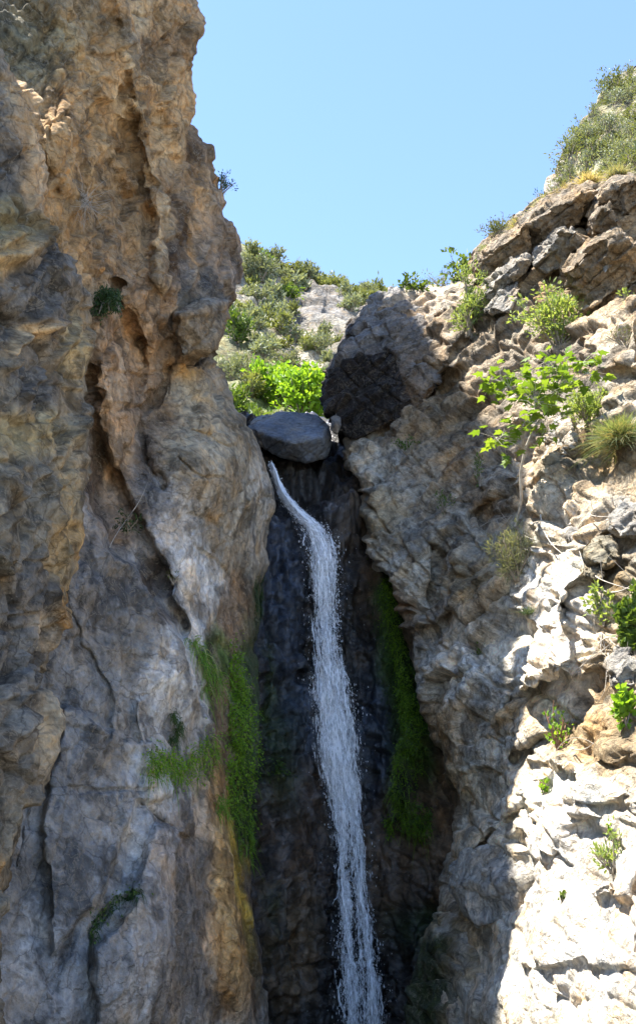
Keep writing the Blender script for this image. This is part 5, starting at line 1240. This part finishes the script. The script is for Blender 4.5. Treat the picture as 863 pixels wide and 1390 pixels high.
    m0 = M2.n('Math', operation='MULTIPLY_ADD'); m0.inputs[1].default_value = 2.0; m0.inputs[2].default_value = -1.8; M2.l(n1.outputs['Fac'], m0.inputs[0])
    m1 = M2.n('Math', operation='MULTIPLY_ADD'); m1.inputs[1].default_value = 1.6; M2.l(n2.outputs['Fac'], m1.inputs[0]); M2.l(m0.outputs[0], m1.inputs[2])
    m2 = M2.n('Math', operation='MULTIPLY_ADD'); m2.inputs[1].default_value = 2.1; M2.l(den, m2.inputs[0]); M2.l(m1.outputs[0], m2.inputs[2])
    al = M2.ramp(m2.outputs[0], [(0.06, 0.0), (0.26, 0.55), (0.45, 1.0)])
    wb = M2.n('BsdfPrincipled', Roughness=0.3); wb.inputs['Base Color'].default_value = (0.95, 0.97, 1.0, 1)
    bb = M2.n('Bump', Strength=0.6); bb.inputs['Distance'].default_value = 0.06; M2.l(m1.outputs[0], bb.inputs['Height']); M2.l(bb.outputs[0], wb.inputs['Normal'])
    tp = M2.n('BsdfTransparent'); mm = M2.n('MixShader'); M2.l(al, mm.inputs[0]); M2.l(tp.outputs[0], mm.inputs[1]); M2.l(wb.outputs[0], mm.inputs[2]); M2.l(mm.outputs[0], M2.out.inputs['Surface'])
    for lay in range(3):
        ns, nu = 420, 26
        ss = np.linspace(-0.4, LEN, ns); uu = np.linspace(-1.25, 1.25, nu)
        Sg, Ug = np.meshgrid(ss, uu, indexing='ij'); Sf, Uf = Sg.ravel(), Ug.ravel()
        q3 = np.stack([Uf * 1.3 + lay * 9, Sf * 0.9, 0 * Sf], -1)
        wv = 0.10 * fbm(q3, 0.9, 4, 430 + lay) - 0.10 * (lay - 1) - 0.16 * (1 - np.minimum(np.abs(Uf), 1) ** 2)
        Uw = Uf + 0.12 * fbm(np.stack([Uf * 0 + lay * 5, Sf, 0 * Sf], -1), 0.8, 3, 440)
        P = pos(np.maximum(Sf, 0), Uw, wv) - o
        ix = np.arange(ns * nu).reshape(ns, nu)
        me = mesh_np('veil', P, np.stack([ix[:-1, :-1], ix[:-1, 1:], ix[1:, 1:], ix[1:, :-1]], -1).reshape(-1, 4))
        at_ = me.attributes.new('flow', 'FLOAT_VECTOR', 'POINT'); hh = np.interp(Sf, seg, half)
        at_.data.foreach_set('vector', np.stack([Uf * hh * 2.2 + lay * 7, Sf + lay * 3, 0 * Sf], -1).astype(np.float32).ravel())
        lo_ = sstep(Sf, sbase - 0.8, sbase + 1.0)
        prof = 0.22 * (1 - (np.abs(Uf) / 0.85) ** 2.2)
        two = 0.24 * np.maximum(np.exp(-((Uf + 0.36) / 0.22) ** 2), np.exp(-((Uf - 0.36) / 0.26) ** 2)) - 0.08
        topd = 0.16 * sstep(Sf, LEN * .2, LEN * .1)
        mid_ = 0.035 * np.exp(-((Sf - np.interp(1060, py, seg)) / 1.1) ** 2)
        dn = np.where(np.abs(Uf) > 1.15, -0.6, prof * (1 - lo_) + (0.75 * two + 0.35 * prof) * lo_ + topd - 0.25 * sstep(Sf, 0.5, 0.0) + mid_ - 0.07 * np.exp(-((Sf - np.interp(850, py, seg)) / 1.3) ** 2) - 0.05 - 0.02 * lay)
        ad = me.attributes.new('dense', 'FLOAT', 'POINT'); ad.data.foreach_set('value', dn.astype(np.float32))
        link('veil', me, M2.m, e)
    # drops: short blobs stretched along the fall
    def drops(nm, s, u, w, r, stretch):
        n = len(s); c = pos(s, u, w) - o; T = unit(pos(s + 0.05, u, w) - pos(s - 0.05, u, w) + np.array([0, 0, -1e-4])); T = unit(T + rng.normal(0, .12, (n, 3)))
        S_ = unit(np.cross(T, rng.normal(0, 1, (n, 3)))); B_ = np.cross(T, S_)
        r = r[:, None]; q = r * stretch[:, None]
        ring = [S_ * r, B_ * r, -S_ * r, -B_ * r]
        v = np.stack([c + T * q] + [c + k + T * q * 0.2 for k in ring] + [c - T * q], 1).reshape(-1, 3)
        i = np.arange(n)[:, None] * 6
        L = strands; L.add(v, np.concatenate([i + np.array([[0, a, b]]) for a, b in ((1, 2), (2, 3), (3, 4), (4, 1))] + [i + np.array([[5, b, a]]) for a, b in ((1, 2), (2, 3), (3, 4), (4, 1))]))
        if nm == 'spray': link('strands_and_drops', L.mesh('strands_and_drops', True), WH, e)  # one mesh: strands, drops and spray together
    n = 24000
    s = rng.uniform(0.2, LEN, n); s[:7000] = rng.uniform(0.0, LEN * .25, 7000)
    # drops gather in clots
    P0 = np.stack([rng.normal(0, 1, n) * 0.45, s], -1)
    u = P0[:, 0]
    low = sstep(s, sbase - .6, sbase + 1.2); two = rng.uniform(0, 1, n)
    u = u * (1 - low) + low * np.where(two < .4, -0.36 + .2 * rng.normal(0, 1, n), np.where(two < .8, .36 + .2 * rng.normal(0, 1, n), u * 1.2))
    keep = fbm(np.stack([u * 2.2, s * 1.1, 0 * s], -1), 0.8, 3, 410) + 0.25 * rng.normal(0, 1, n) > 0.0
    s, u = s[keep], np.clip(u[keep], -1.5, 1.5); n = len(s)
    drops('strands_and_drops', s, u, rng.normal(0, 0.10, n), 0.003 + 0.011 * rng.uniform(0, 1, n) ** 1.8, rng.uniform(1.2, 4.0, n))
    n = 450
    s = rng.uniform(LEN * .12, LEN, n); u = rng.normal(0, 1.5, n)
    drops('spray', s, u, rng.normal(-0.1, 0.25, n), rng.uniform(0.002, 0.006, n), rng.uniform(1, 3, n))
    # thin clear films running over the rock beside the fall
waterfall()
#--ENDVEG--
